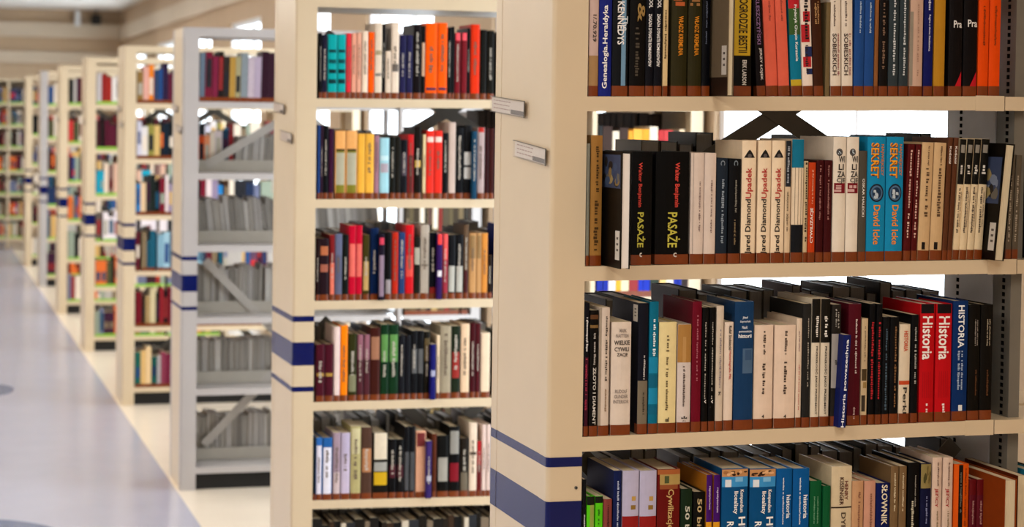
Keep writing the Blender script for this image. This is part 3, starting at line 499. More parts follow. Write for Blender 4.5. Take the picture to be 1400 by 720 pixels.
SEC = [
 (4.8, 420, 0, Q('''78 94 215 15151c;96 131 228 26263a;134 194 225 0aa5a5 325 345 0b3a3c 390 415 06484a 455 480 0a2c2e 520 548 0a3436;197 251 225 0aa5a5 325 345 0b3a3c 390 415 06484a 455 480 0a2c2e 520 548 0a3436;
 255 286 218 d83a46;289 320 218 e2a58c;323 353 215 e0aa92;359 397 205 e8d3bd;400 438 210 f86400;441 489 150 dccbb6 330 360 a09070 480 500 8a8278;491 510 160 121212;512 548 335 dccab6;551 601 145 e0cfbc 420 470 6a625c;
 606 646 230 2c2a52;650 690 230 2c2a52;694 746 160 1a1014;749 771 170 15120f 280 500 c9a284;774 851 150 f06408 575 592 3a2a4a;855 916 150 f06408 575 592 3a2a4a;919 944 180 141414;946 964 175 1a1a1c;967 1003 215 7c1e28 215 265 e8505a;
 1010 1046 215 7c1e28 215 265 e8505a;1047 1066 185 121212;1071 1129 160 d63c16;1133 1174 195 17140e;1178 1224 200 1b170e''')),
 (4.8, 420, 140, Q('''66 84 150 2a4a80;86 102 150 3a1e34;104 136 150 131318;140 172 170 421838;181 249 185 e2ab6c 305 318 2a2014 318 600 7a7424 330 540 a9a48c;253 326 185 e2ab6c 305 318 2a2014 318 600 7a7424 330 540 a9a48c;
 329 376 205 e4b04a;379 436 205 e6b24c;438 470 215 a27a86;474 536 232 a4ccd4 350 380 c4dee2 400 460 a89aa2;541 575 225 1c1c14;577 611 225 221f18;613 655 245 1a1a20 330 480 484048;658 696 210 c02a2c 345 600 5c2420;
 700 746 160 1e150e 380 425 c9a24c;756 776 210 d8c49a;779 829 185 dc3a2c 225 260 e8cabc;832 884 185 dc3a2c 225 260 e8cabc;888 921 200 141416;926 971 130 c8b4a8;974 1021 165 16161a;
 1023 1076 150 1a1a1c 325 500 c6c2bc 410 425 1a1a1c;1079 1112 190 1c4860 out;1114 1160 165 b4a09c 165 195 b02a20;1162 1190 168 381214;1192 1224 168 441a16''')),
 (4.8, 420, 280, Q('''56 78 215 2a1010;80 140 220 2e1a22 270 330 b06440 390 440 a05c48;146 179 195 842426 380 600 d8705a;181 227 190 6c7088 330 600 585a70;230 269 195 181c18;272 317 135 c20a36 255 470 e0685c;319 359 135 c20a36 255 470 e0685c;
 364 406 195 4c4418 370 560 c09c60;413 466 150 0a2a54;468 505 190 22182c 215 260 c83a50 330 600 8a7484 out;509 551 180 181518 490 600 9c9090;555 595 180 bc341e;598 639 180 2e4672;642 696 130 c81e28 330 470 d84a40;
 698 739 210 222018 280 390 a8a290;741 797 130 b4a89a 390 400 6a6258;799 846 180 141722 540 600 8a2420;850 884 190 3a1d5c 190 260 e83e3c 430 470 d8d0d0 out;886 921 190 a43c4a 190 360 ea5450;923 970 195 17171a 400 570 b0aca0;
 973 1021 195 17171a 400 570 b0aca0;1024 1056 130 6a5440 430 600 421a1c;1060 1106 185 bf9464 200 350 8c6c44;1108 1140 185 bf9464 200 350 8c6c44;1142 1181 185 cc8c44;1183 1212 330 2c1c12 100 330 b87c3c''')),
 (4.8, 420, 410, Q('''56 113 290 54182a 478 500 a8843c;116 171 290 54182a 478 500 a8843c;174 213 175 e2cdc6;216 263 165 f08a06;267 323 220 3a3a16 490 600 7c7a5c;326 366 225 582c34 225 390 8c5a66;369 409 225 582c34 225 390 8c5a66;411 476 180 4a2018 240 390 9a6a50;
 479 531 160 143a20 225 405 5a8a48;533 596 160 143a20 225 405 5a8a48;599 636 230 1c1c22;638 676 230 1c1c22;681 720 200 16161a 320 480 5c5c5c;723 761 200 16161a 320 480 5c5c5c;763 803 205 201c14 250 400 5c4c30;808 842 290 20206c 460 500 a0a0b8 out;
 845 868 230 dcc6a8;871 941 170 a49882;944 1001 170 26301f 340 510 922c26;1005 1061 155 dcc0a2;1066 1100 150 4c121a;1102 1133 152 541820;1137 1196 215 dec8ae''')),  # dark green pair's lighter band is a highlight painted on
 (4.0, 420, 540, Q('''30 45 235 18242e;47 79 232 3a70b0 275 570 d8d4e0;82 135 232 2f68a4 285 570 dedae4;140 180 205 a894a0 420 570 c8b4b4;184 232 205 c4b8ca 205 340 b4a8c0;236 291 170 b4aa7c 180 320 c4ba90;294 352 175 5a4236 290 420 b07850;
 357 441 205 1e1b14 205 350 d8c9b0 420 490 c8a01c 365 415 9a9890;445 484 240 141214 380 450 4a1a24;487 526 240 141214 380 450 4a1a24;529 556 170 16161a 310 520 4a4a4c;558 588 170 16161a 310 520 4a4a4c;592 646 195 d8a88c 205 280 6c2a2a;
 649 679 250 42306c 440 470 b0b0c0 out;681 705 210 64341f;709 771 220 131210 340 470 9a958a;774 831 170 131212 195 320 8c8880 370 470 7c1420;834 880 235 282018 420 520 6a6050;884 925 150 dccab6 310 325 1c1410;
 927 950 250 a8262a 380 570 5a1818;953 975 160 d8c2b8;978 1000 160 d8c2b8''')),
]
# ---------------------------------------------------------------- book builder
ORD = 'zeroth first second third fourth fifth sixth seventh eighth ninth tenth eleventh twelfth thirteenth fourteenth fifteenth sixteenth seventeenth eighteenth nineteenth twentieth'.split()
def ordinal(n):
    if n <= 20: return ORD[n]
    t, r = divmod(n, 10); return ({2: 'twentieth', 3: 'thirtieth', 4: 'fortieth'}[t] if not r else {2: 'twenty', 3: 'thirty', 4: 'forty'}[t]+'-'+ORD[r])
GLYPH = {}
def load_words(words):
    """turn every title once into flat letter meshes in a 0..1 box"""
    obs = []
    for w in sorted(words):
        cu = bpy.data.curves.new('title_curve', 'FONT'); cu.body = w; cu.resolution_u = 2; cu.offset = .018
        o = bpy.data.objects.new('title_curve', cu); COL.objects.link(o); obs.append((w, o))
    bpy.context.view_layer.update(); dg = bpy.context.evaluated_depsgraph_get()
    for w, o in obs:
        me = bpy.data.meshes.new_from_object(o.evaluated_get(dg))
        v = [(p.co.x, p.co.y) for p in me.vertices]; f = [tuple(p.vertices) for p in me.polygons]
        xs = [p[0] for p in v] or [0, 1]; ys = [p[1] for p in v] or [0, 1]
        x0, x1, y0, y1 = min(xs), max(xs), min(ys), max(ys)
        GLYPH[w] = ([((x-x0)/max(x1-x0, 1e-6), (q-y0)/max(y1-y0, 1e-6)) for x, q in v], f)
        bpy.data.meshes.remove(me)
    for w, o in obs:
        c = o.data; bpy.data.objects.remove(o); bpy.data.curves.remove(c)
def dashes(n, rnd):
    """a line of print too small to read: short uneven strokes"""
    v, f, x = [], [], 0
    while x < n:
        w = rnd.uniform(.35, .8)
        if rnd.random() < .14: x += .7; continue
        lo = 0 if rnd.random() < .8 else -.2; hi = rnd.choice((.7, .7, 1))
        k = len(v); v += [(x, lo), (x+w, lo), (x+w, hi), (x, hi)]; f.append((k, k+1, k+2, k+3)); x += w+.25
    if not v: return [(0, 0), (1, 0), (1, 1), (0, 1)], [(0, 1, 2, 3)]
    mx = max(p[0] for p in v); return [(p[0]/mx, p[1]) for p in v], f
def deep(c): return tuple(min(.9, 1.06*v**1.18) for v in lin(c))      # contrast put into the cover colours: darks go deeper
class Spine:
    def __init__(s, w, bulge, x_off): s.w, s.b, s.xo = w, bulge, x_off
    def p(s, f, off=0): return s.xo+s.w*f, -4*s.b*f*(1-f)-off
KNOTS = (0, .12, .3, .5, .7, .88, 1)
def strip(mb, sp, z0, z1, fa, fb, col, off, mi=0):
    ks = [fa]+[k for k in KNOTS if fa < k < fb]+[fb]; pts = [sp.p(k, off) for k in ks]
    for (xa, ya), (xb, yb) in zip(pts, pts[1:]): mb.face(((xa, ya, z0), (xb, yb, z0), (xb, yb, z1), (xa, ya, z1)), col, mi)
def disc(mb, sp, cf, cz, rf, rz, col, off, half=False, n=12):
    # round print laid on the curved spine as narrow upright strips
    for i in range(n):
        a, c = math.cos(math.pi*(1-i/n)), math.cos(math.pi*(1-(i+1)/n)); (xa, ya), (xc, yc) = sp.p(cf+rf*a, off), sp.p(cf+rf*c, off)
        ha, hc = rz*math.sqrt(max(0, 1-a*a)), rz*math.sqrt(max(0, 1-c*c)); la, lc = (0, 0) if half else (ha, hc)
        if half: ha, hc = rz*(1-abs(a)**1.3), rz*(1-abs(c)**1.3)
        mb.face(((xa, ya, cz-la-.00001), (xc, yc, cz-lc-.00001), (xc, yc, cz+hc), (xa, ya, cz+ha)), col)
def book(x, Y, z, w, h, depth, col, lean=0, bulge=None, hard=True, bands=(), texts=(), tape='tape', fore=False, sticker=None, pict=None, tri=None, glb=None, em=None, lines=None,
         pic=None, sidec=None, footc=None, pagec=None, stickside=None, rnd=random, simple=False):
    t = min(.0022, w*.14) if hard else min(.0008, w*.1)
    bulge = min(.0028, w*.12) if bulge is None else bulge
    xo = 0 if lean <= 0 else -w
    sp = Spine(w, bulge, xo); c = deep(col); sc = lin(sidec) if sidec else c
    mb = MB()
    if not fore:
        knots = KNOTS if not simple else (0, .25, .75, 1)
        so = [sp.p(k) for k in knots]
        prof = [(xo, depth)]+so+[(xo+w, depth), (xo+w-t, depth), (xo+w-t, t)]+[(xo+t, t), (xo+t, depth)]
    else:
        prof = [(xo, 0), (xo+t, 0), (xo+t, depth-t), (xo+w-t, depth-t), (xo+w-t, 0), (xo+w, 0), (xo+w, depth), (xo, depth)]
    n = len(prof)
    mb.poly([(a, b_, 0) for a, b_ in prof]+[(a, b_, h) for a, b_ in prof], [tuple(reversed(range(n))), tuple(range(n, 2*n))], c)
    for i in range(n):
        j = (i+1) % n; (xa, ya), (xb, yb) = prof[i], prof[j]
        spine = (not fore) and ya < t*.6 and yb < t*.6
        mb.face(((xa, ya, 0), (xb, yb, 0), (xb, yb, h), (xa, ya, h)), c if spine else sc)
    off = .00025
    if not fore:
        for z0, z1, fa, fb, bc in bands:
            off += .00004; strip(mb, sp, max(.0005, z0), min(h-.0003, z1), fa, fb, lin(bc), off)
        if pic:
            z0, z1, fa, fb, cs = pic; strip(mb, sp, z0, z1, fa, fb, lin(cs[0]), .0003)
            for k in range(11):
                rf, rz = rnd.uniform(.06, .16)*(fb-fa), rnd.uniform(.12, .3)*(z1-z0); cf, cz = rnd.uniform(fa+rf, fb-rf), rnd.uniform(z0+rz, z1-rz)
                pts = [(cf+rf*rnd.uniform(.6, 1)*math.cos(a*.785), cz+rz*rnd.uniform(.6, 1)*math.sin(a*.785)) for a in range(8)]
                mb.face([(*sp.p(f_, .0005+.00004*k), z_) for f_, z_ in pts], lin(rnd.choice(cs[1:])))
        if tri:
            p0, p1, p2 = sp.p(.45, .0004), sp.p(.97, .0004), sp.p(.97, .0004); pm = sp.p(.7, .0006)
            mb.face(((p0[0], p0[1], .019), (pm[0], pm[1], .019), (pm[0], pm[1], .019+.032*.48)), lin(tri))
            mb.face(((pm[0], pm[1], .019), (p1[0], p1[1], .019), (p1[0], p1[1], .051), (pm[0], pm[1], .019+.032*.48)), lin(tri))
        if lines:
            for k in range(5): strip(mb, sp, .05, .105, .22+.13*k, .24+.13*k, lin(lines), .0003)
        if glb:
            z0, z1, fa, fb, gc = glb; N = 16; cx, cz, rx, rz = (fa+fb)/2, (z0+z1)/2, (fb-fa)/2, (z1-z0)/2
            for rr, cc, o2 in ((1, lin(gc), .0004), (.82, lin('4c6a88' if gc != '2c2a2c' else '6a6664'), .0006), (.62, lin('20344e' if gc != '2c2a2c' else '2c2a2c'), .0008)):
                disc(mb, sp, cx, cz, rx*rr, rz*rr, cc, o2)
            for k in range(5):
                a = rnd.uniform(0, 6.28); d = rnd.uniform(.1, .55); q = sp.p(cx+rx*d*math.cos(a), .0016); zz = cz+rz*d*math.sin(a); s_ = rz*.18
                mb.face(((q[0]-s_, q[1], zz-s_*.6), (q[0]+s_, q[1], zz-s_), (q[0]+s_*.7, q[1], zz+s_*.8), (q[0]-s_*.8, q[1], zz+s_)), lin('b8c4cc'))
        if em:
            ez = h-.0345; disc(mb, sp, .5, ez, .38, .0165, lin(em), .0005, True)
            disc(mb, sp, .5, ez+.004, .14, .004, lin('5c5452'), .0007, False, 8)
    if fore and footc: mb.face(((xo-.0003, 0, .0005), (xo-.0003, depth, .0005), (xo-.0003, depth, .037), (xo-.0003, 0, .037))[::-1], lin(footc))
    if fore and pict:
        z0, z1 = pict; cs = ['6a6458', '8a7040', '40506c', '7c8494', '2a2420', 'a08c5c']
        mb.face(((xo-.0003, .006, z0), (xo-.0003, .006, z1), (xo-.0003, .12, z1), (xo-.0003, .12, z0)), lin('3c4660'))
        for k in range(16):
            ry, rz = rnd.uniform(.008, .02), rnd.uniform(.1, .22)*(z1-z0); cy, cz = rnd.uniform(.006+ry, .12-ry), rnd.uniform(z0+rz, z1-rz)
            pts = [(cy+ry*rnd.uniform(.6, 1)*math.cos(-a*.785), cz+rz*rnd.uniform(.6, 1)*math.sin(-a*.785)) for a in range(8)]
            mb.face([(xo-.0004-.00003*k, y_, z_) for y_, z_ in pts], lin(rnd.choice(cs)))
    o = mb.build('book', M['cover']); o.location = (x if lean <= 0 else x+w, Y, z); o.rotation_euler = (0, lean, 0)
    pb = MB(); ins = .003 if hard else .0004; 
    y0, y1 = (max(t, .001), depth-ins) if not fore else (ins*.8, depth-t)
    pb.box((xo+t, y0, .0015 if hard else .0003), (xo+w-t, y1, h-ins))
    pb.build('page_block', M[pagec or 'page'], o)
    if tape and not fore and not simple:
        tb = MB(); strip(tb, sp, .0004, .0205, 0, 1, (1, 1, 1), .0009)
        for xs, s in ((xo-.0003, 1), (xo+w+.0003, 0)):
            f = ((xs, 0, .0004), (xs, .016, .0004), (xs, .016, .0205), (xs, 0, .0205)); tb.face(f if not s else f[::-1])
        tb.build('spine_tape', M[tape], o)
    elif tape and simple:
        tb = MB(); strip(tb, sp, .0004, .0205, 0, 1, (1, 1, 1), .0009); tb.build('spine_tape', M[tape], o)
    st = sticker or stickside
    if st:
        b = MB(); z0, z1 = st; b.box((xo-.0008, .006, z0), (xo-.0002, .030, z1), lin('cfc6b8'))
        for k in range(3): b.box((xo-.0011, .012, z0+(z1-z0)*(.3+.2*k)), (xo-.0008, .022, z0+(z1-z0)*(.38+.2*k)), lin('5c544c'))
        b.build('label_sticker', M['print'], o)
    if texts and not fore:
        for word, z0, z1, fa, fb, tc, d in texts:     # z0 lower, z1 upper
            tm = MB()
            if word == '~':
                L = (z1-z0) if d != 'h' else w*(fb-fa); th = w*(fb-fa) if d != 'h' else z1-z0
                v, f = dashes(max(2, min(26, L/max(th, .0012)*1.1)), rnd)
            else: v, f = GLYPH[word]
            pts = []
            for a, b_ in v:
                if d == 'd': ff, zz = fa+(fb-fa)*b_, z1-(z1-z0)*a
                elif d == 'u': ff, zz = fb-(fb-fa)*b_, z0+(z1-z0)*a
                else: ff, zz = fa+(fb-fa)*a, z0+(z1-z0)*b_
                px, py = sp.p(min(1, max(0, ff)), .0008 if bulge < .0015 else .0012); pts.append((px, py, zz))
            tm.poly(pts, f, lin(tc))
            tm.build('title', M['print'], o)
    return o
words = {t[0] for R_ in (ROW1, ROW2, ROW3, ROW4) for e in R_ for t in e[4].get('tx', ()) if t[0] != '~'}
load_words(words)
rng = random.Random(7)
def zline(p, x, xa, xb): return p[0]+(p[1]-p[0])*(x-xa)/(xb-xa)
SHELFNAME = ('top', 'second', 'third', 'fourth', 'fifth')
XA, XB = X0+.072, X0+1.0
for r, row in enumerate((ROW1, ROW2, ROW3, ROW4)):
    ybase = (131.5, 359, 586, 822)[r]; prev = 0
    for i, (a, c, top, col, k) in enumerate(row):
        k = dict(k); out = k.pop('out', 0); inn = k.pop('inn', 0); look = k.pop('look'); lean = k.pop('lean', 0); dp = k.pop('dp', None)
        w0 = c-a; bulge = min(.0028, (w0/703)*.12) if not k.get('fore') else 0
        Y = Y1+.0015+bulge-out+inn+(rng.choice((0, 0, .001, .003)) if not out else 0)
        P0, P1 = at_y(a, ybase, Y-bulge*.5), at_y(c, ybase, Y-bulge*.5); x0, w = P0.x, P1.x-P0.x-.0006
        x0 = max(x0, XA+.0008)
        zb = zline(U1[r], x0+w/2, XA, XB)+.0004
        if out and k.get('fore') is None: zb += .0
        zt = lambda py: (at_y((a+c)/2, py, Y).z-zb)/math.cos(lean)
        h = max(.06, zt(top))
        kw = {}
        if 'bands' in k: kw['bands'] = [(zt(b1), zt(b0), fa, fb, bc) for b0, b1, fa, fb, bc in k['bands']]
        if 'tx' in k: kw['texts'] = [(wd, zt(b1), min(h-.002, zt(b0)), fa, fb, tc, d) if d != 'u' else (wd, zt(b1), zt(b0), fa, fb, tc, d) for wd, b0, b1, fa, fb, tc, d in k['tx'] if zt(b0) < h+.03]
        for q in ('pic', 'glb'):
            if q in k: kw[q] = (zt(k[q][1]), zt(k[q][0]))+tuple(k[q][2:])
        for q in ('sticker', 'pict', 'stickside'):
            if q in k: kw[q] = (zt(k[q][1]), zt(k[q][0]))
        for q in ('fore', 'tri', 'em', 'lines', 'sidec', 'footc', 'pagec'):
            if q in k: kw[q] = k[q]
        o = book(x0, Y, zb, w, h, dp or rng.uniform(.145, .178)+(out if k.get('fore') else 0), col, lean, bulge, hard=(w > .022 or rng.random() < .4) and not ('WIEL' in str(k.get('tx'))), tape='tape' if k.get('tape', 1) else None, rnd=rng, **kw)
        tag(o, '%s, %s from left, %s shelf, nearest bookcase' % (look, ordinal(i+1), SHELFNAME[r]), 'book', 'books on the %s shelf of the nearest bookcase' % SHELFNAME[r])
# second rank of the nearest case: books that face the far aisle, their page edges toward us
BACKCOL = ['2c2622', '34302c', '1c1a1a', '4a4038', '26303a', '3a1c1c', '5a5248', '1e2420', '2a2630']  # dark covers: the shade of the back row is in the colour
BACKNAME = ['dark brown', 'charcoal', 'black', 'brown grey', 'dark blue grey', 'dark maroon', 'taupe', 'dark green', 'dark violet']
def back_row(r, spans, hs):
    i = 0
    for px0, px1 in spans:
        x = at_y(px0, 300, Y1+.235).x; xe = min(at_y(px1, 300, Y1+.235).x, XB-.006)
        while x < xe-.012:
            w = min(rng.uniform(.022, .045), xe-x); k = rng.randrange(len(BACKCOL)); h = rng.uniform(*hs); i += 1
            zb = zline(U1[r], x+w/2, XA, XB)+.0004
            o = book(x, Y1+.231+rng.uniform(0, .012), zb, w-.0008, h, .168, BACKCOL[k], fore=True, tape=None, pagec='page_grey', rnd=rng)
            tag(o, '%s book behind the front row, %s of that row, %s shelf, nearest bookcase' % (BACKNAME[k], ordinal(i), SHELFNAME[r]), 'book', 'books in the back row of the nearest bookcase')
            x += w+.001
back_row(1, ((875, 945), (950, 1005), (1095, 1180), (1205, 1300)), (.235, .262))
back_row(2, ((830, 880), (930, 1068), (1085, 1290)), (.245, .272))
back_row(3, ((815, 905), (935, 1060), (1075, 1245), (1290, 1350)), (.235, .265))
# books on the second case
NAMED = [('black', '141414'), ('charcoal', '26262a'), ('dark brown', '3a2418'), ('maroon', '541822'), ('dark red', '842426'), ('red', 'd0282c'), ('crimson', 'c20a36'), ('orange', 'f06a10'), ('red orange', 'd64018'), ('salmon', 'e2907a'),
 ('golden yellow', 'e4b04a'), ('tan', 'bf9464'), ('cream', 'dccab4'), ('pinkish grey', 'b8a49e'), ('beige grey', 'a89c8a'), ('teal', '0aa5a5'), ('pale blue', 'a4ccd4'), ('blue', '3a70b0'), ('navy', '20264e'), ('dark teal', '1c4860'),
 ('purple', '4a306c'), ('mauve', '9a7686'), ('dark green', '143a20'), ('olive', '4c4818'), ('khaki', 'b4aa7c'), ('slate', '6c7088'), ('lilac', 'c0b4c8'), ('brown', '5a3c2c'), ('dark violet', '26203a')]
def cname(h):
    c = [int(h[i:i+2], 16) for i in (0, 2, 4)]
    return min(NAMED, key=lambda n: sum((x-int(n[1][i:i+2], 16))**2 for x, i in zip(c, (0, 2, 4))))[0]
Y2 = Y1+PITCH_Y
XA2, XB2 = X0+DX2+.072, X0+DX2+1.0
for r, (sc, ox, oy, row) in enumerate(SEC):
    ybase = (135, 272, 410, 546.5, 681)[r]
    for i, (a, c, top, col, bands, out) in enumerate(row):
        a, c, top = ox+a/sc, ox+c/sc, oy+top/sc
        Y = Y2+.003-(.018 if out else 0); P0, P1 = at_y(a, ybase, Y), at_y(c, ybase, Y); x0 = max(P0.x, XA2+.0008); w = P1.x-x0-.001
        zb = zline(U2[r], x0+w/2, XA2, XB2)+.0004; zt = lambda py: at_y((a+c)/2, oy+py/sc, Y).z-zb
        h = at_y((a+c)/2, top, Y).z-zb
        bd = [(zt(b1), zt(b0), .08, .92, bc) for b0, b1, bc in bands]
        tx = []
        if rng.random() < .7 and len(bands) < 2:
            lum = sum(lin(col)); q0 = rng.uniform(.25, .45); tx = [('~', h*q0, h*rng.uniform(.65, .9), .35, .65, 'b8aea0' if lum < .5 else '6a5a4c', 'd')]
        size = 'thin ' if w < .017 else 'thick ' if w > .027 else ''
        two = ' with %s band' % cname(bands[0][2]) if bands and cname(bands[0][2]) != cname(col) else ''
        o = book(x0, Y, zb, w, h, rng.uniform(.145, .175), col, 0, None, hard=rng.random() < .5, bands=bd, texts=tx, tape=None if out else 'tape', rnd=rng, simple=True)
        tag(o, '%s%s book%s, %s from left, %s shelf, second bookcase' % (size, cname(col), two, ordinal(i+1), SHELFNAME[r]), 'book', 'books on the %s shelf of the second bookcase' % SHELFNAME[r])
# every further book (beyond the roughly 300 that show largest): real covers, page blocks and tapes, joined
mass = MB(); PAL = ['5c1a1c', '141414', '26262a', 'd8c8b4', 'e0d0bc', '2c4a78', '8a2a2a', 'c8a060', '3a2418', '7c6a54', 'b0a8a0', '1c4860', '4a4a30', 'd86a30', 'c03030', '6c7088', 'a8a090', '203050', '3a1c30', '909a88']
def mass_book(x, Y, z, w, h, d, col, tape=0, lean=0, fore=False, band=None):
    c = lin(col); pg = lin('cfbf9f') if not fore else lin(fore if isinstance(fore, str) else rng.choice(('8a847c', 'a09a94', '7a746c', 'b0aaa2', '968f86'))); sx = math.tan(lean)  # outward pages are greyed: shelf shade put into the colour
    def bx(xa, ya, za, xb, yb, zb_, cc, mi):
        mass.hexa(((xa+sx*za, ya, z+za), (xb+sx*za, ya, z+za), (xb+sx*za, yb, z+za), (xa+sx*za, yb, z+za), (xa+sx*zb_, ya, z+zb_), (xb+sx*zb_, ya, z+zb_), (xb+sx*zb_, yb, z+zb_), (xa+sx*zb_, yb, z+zb_)), cc, mi)
    t = .0012
    bx(x, Y, 0, x+t, Y+d, h, c, 0); bx(x+w-t, Y, 0, x+w, Y+d, h, c, 0)
    if fore: bx(x+t, Y+d-t, 0, x+w-t, Y+d, h, c, 0); bx(x+t, Y+.003, .001, x+w-t, Y+d-t, h-.003, pg, 0)
    else:
        bx(x+t, Y-.0008, 0, x+w-t, Y+t, h, c, 0); bx(x+t, Y+t, .001, x+w-t, Y+d-.003, h-.003, pg, 0)
        if tape: bx(x, Y-.0014, .0004, x+w, Y-.0009, .021, (1, 1, 1), tape)
        if band: bx(x+w*.15, Y-.0012, h*band[0], x+w*.85, Y-.0008, h*band[1], lin(band[2]), 0)
def mass_row(xa, xb, Y, z, tape, hs=(.17, .25), cols=None, fore=False, d=.16, ws=(.014, .036), lean=0):
    x = xa+.002; n = 0
    while x < xb-.012:
        w = min(rng.uniform(*ws), xb-x); h = rng.uniform(*hs); col = cols[n % len(cols)] if cols else rng.choice(PAL)
        rep = 2 if rng.random() < .3 and not cols else 1
        bd = (rng.uniform(.2, .4), rng.uniform(.5, .9), rng.choice(PAL)) if rng.random() < .35 and not fore else None
        for _ in range(rep):
            if x+w < xb: mass_book(x, Y, z+.0004, w-.0006, h, d, col, tape, lean, fore, bd); x += w
        n += 1; x += rng.choice((0, 0, .001))
        if rng.random() < .04: x += .01
for r in range(6):                               # rest of the second case and its far side
    z = U2[r][1]; xx = [1.885, 1.90, 1.90, 1.90, 1.90, XA2][r]
    cols = {1: ['2a2a2a', '3a2a24', 'd8c8b0', '3a2a24', 'd8902c', 'e0a040', 'd8902c', 'd8c8b0', 'a83030', 'b03838', '2a2a2a', '3a2a24', 'c8b090', '2a2a2a'], 2: ['1c2c8c', '1c2c8c', 'd8d0c8', 'e0a030', 'd8c8a0', '8a3030', '1c30a0', '1c30a0', '2a3428', 'e8b070', 'd8c8b0']}.get(r)
    if r == 5: mass_row(xx, XB2-.004, Y2+.003, min(U2[5]), 1, (.262, .288), ['1c1a18', '26201a', '3a2a1e', '141414', 'c8bca8', '2a2c30', '1c1814', '7a6a58']); continue
    mass_row(xx, XB2-.004, Y2+.003, zline(U2[r], xx, XA2, XB2)-.0002 if r < 5 else z, 1, (.235, .255) if r == 1 else (.24, .27) if r == 2 else (.2, .24), cols)
    mass_row(X0+1.058, X0+1.385, Y2+.003, z-.001, 1, (.235, .255) if r == 1 else (.24, .27) if r == 2 else (.2, .24), cols)
for r in (0, 3, 4, 5):
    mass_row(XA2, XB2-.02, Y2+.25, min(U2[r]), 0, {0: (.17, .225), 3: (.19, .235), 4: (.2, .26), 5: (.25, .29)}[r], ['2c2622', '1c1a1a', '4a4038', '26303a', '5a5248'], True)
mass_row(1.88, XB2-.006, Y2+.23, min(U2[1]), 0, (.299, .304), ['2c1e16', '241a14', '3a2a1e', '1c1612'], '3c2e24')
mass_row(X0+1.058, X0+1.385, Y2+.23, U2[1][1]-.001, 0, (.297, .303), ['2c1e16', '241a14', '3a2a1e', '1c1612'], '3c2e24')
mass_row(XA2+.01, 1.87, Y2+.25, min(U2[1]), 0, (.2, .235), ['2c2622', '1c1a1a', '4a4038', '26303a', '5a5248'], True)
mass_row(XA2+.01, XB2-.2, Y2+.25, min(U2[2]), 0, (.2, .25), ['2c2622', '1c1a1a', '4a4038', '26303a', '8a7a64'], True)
mass_row(X0+1.058, X0+1.385, Y1+.003, LEVELS[1]-.001, 1, (.20, .24), ['141210', '1c1814', '2a221c'])
mass_row(X0+1.058, X0+1.385, Y1+.003, LEVELS[3]-.001, 1, (.20, .23), ['1c7088', '2a221c', '54402c'])
Y3 = Y1+2*PITCH_Y; xa = X0-.004+.072
mass_row(xa, xa+.92, Y3+.004, LEVELS[0], 1, (.205, .245), ['5c6a78', '6c1c30', '74203a', '1c1614', '2a2420', 'a8823c', '98906c', '7c8488', 'b4a4ac', 'a494a4', '2c1420', '301824', 'b08c60', '5c7a28', '1c2840'], lean=.02, ws=(.022, .034))
mass_row(xa, xa+.2, Y3+.225, LEVELS[1], 1, (.17, .2), ['6a7468', 'c04820', 'd88a60', 'd8c8b4', 'c8b8b8', '1c3448', '8c2428', '2a2a30'])
mass_row(xa+.2, xa+.92, Y3+.225, LEVELS[1], 0, (.17, .19), ['a09890', '8a8480', 'b8aca0'], True, lean=.06)
mass_row(xa, xa+.03, Y3+.225, LEVELS[2], 0, (.18, .19), ['e8e4e0'], True)
mass_row(xa+.03, xa+.92, Y3+.225, LEVELS[2], 0, (.19, .225), ['8a8684', 'a09890', '706a66', '989088'], True, lean=-.10)
mass_row(xa, xa+.92, Y3+.225, LEVELS[3], 0, (.21, .235), ['e8e4e0', '8a8684', '989088', '706a66', '84705c'], True)
mass_row(xa, xa+.92, Y3+.225, LEVELS[4], 0, (.20, .215), ['8a8684', '6a645c', 'a89c90', '84705c'], True)
mass_row(xa, xa+.92, Y3+.225, LEVELS[5], 0, (.20, .225), ['5a5248', '8a8684', '6a645c', '84705c'], True)
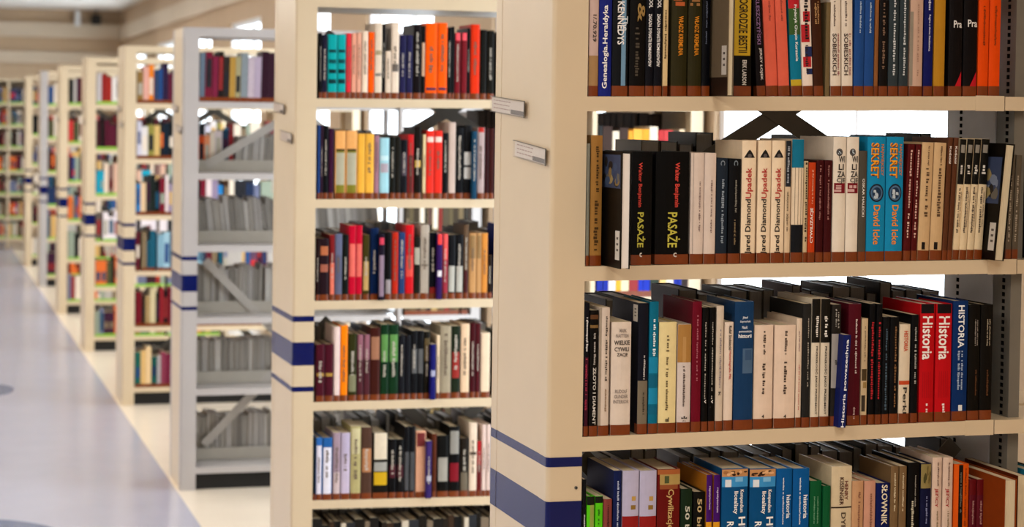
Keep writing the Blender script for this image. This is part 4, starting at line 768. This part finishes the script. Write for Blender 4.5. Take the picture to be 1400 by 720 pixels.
for r in (2, 3, 4, 5):
    mass_row(X0+1.058, X0+1.38, Y3+.004, LEVELS[r]-.001, 1, (.2, .285), ['4a4030', '5c5038', '3a3024', '6a5a40', '2c2822', 'a88c58', '54482e', '7c2a24'])
for u in range(3, 8):
    tp = 1 if u == 3 else 2; Yu = Y1+PITCH_Y*u
    for r, z in enumerate(LEVELS):
        cols = {(3, 0): ['8a6a3a', 'd8a090', 'e07a20', '30405c', '244a80', '2a1c38', '5a1c30', '3a1830', '141c34'], (3, 1): ['c8c4d0', 'd8d0cc', '8c8440', 'c8a868', '1c1c20', '14202c', '141414'], (3, 2): ['2a7cb8', 'd8b890', '2a2a2a', '1c2420', '141414', '701828', 'd8c4c0', '8a7a90'],
                (3, 3): ['5c1c28', '7c6a50', '144a5c', '1c5468', '7ca0b0', '98b8c4', '2c3848'], (3, 4): ['6c1420', '2a2018', 'a08458', 'c8b890', '1c1c18', '8c2028', '141414'], (3, 5): ['1c5c50', 'd8b070', 'e0c090', '1c5048', 'a8a0a0', '84384c', '6c2038', '2a3020'],
                (4, 0): ['b8b0b0', '8c2420', '942820', 'd8d0c8', 'd0c4c0'], (4, 1): ['3c1820', '1c1614', '4c1424', '54182a', '401420'], (4, 2): ['1c90a8', '2098b0', 'e0c8b0', '7a5c54', 'd0a890'], (4, 3): ['5a5048', 'e0d4d4', 'dcd0d0', 'd8ccd0']}.get((u, r))
        mass_row(X0+.076, X0+.6, Yu+.004, z, tp, (.18, .245), cols, ws=(.02, .04))
        mass_row(X0+.6, X0+.995, Yu+.004, z, tp, (.18, .245))
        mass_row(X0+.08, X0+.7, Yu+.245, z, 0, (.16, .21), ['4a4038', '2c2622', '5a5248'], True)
for k in range(len(EDGES)-1):
    for z in FAR_LEVELS: mass_row(EDGES[k+1]+.016, EDGES[k]-.016, YU+.02, z, 2, (.17, .22), ws=(.02, .04), d=.15)
o = mass.build('distant_books', [M['cover'], M['tape'], M['tape_green']])
tag(o, 'books crowding the third and all farther bookcases along the aisle', 'books', kind='stuff')
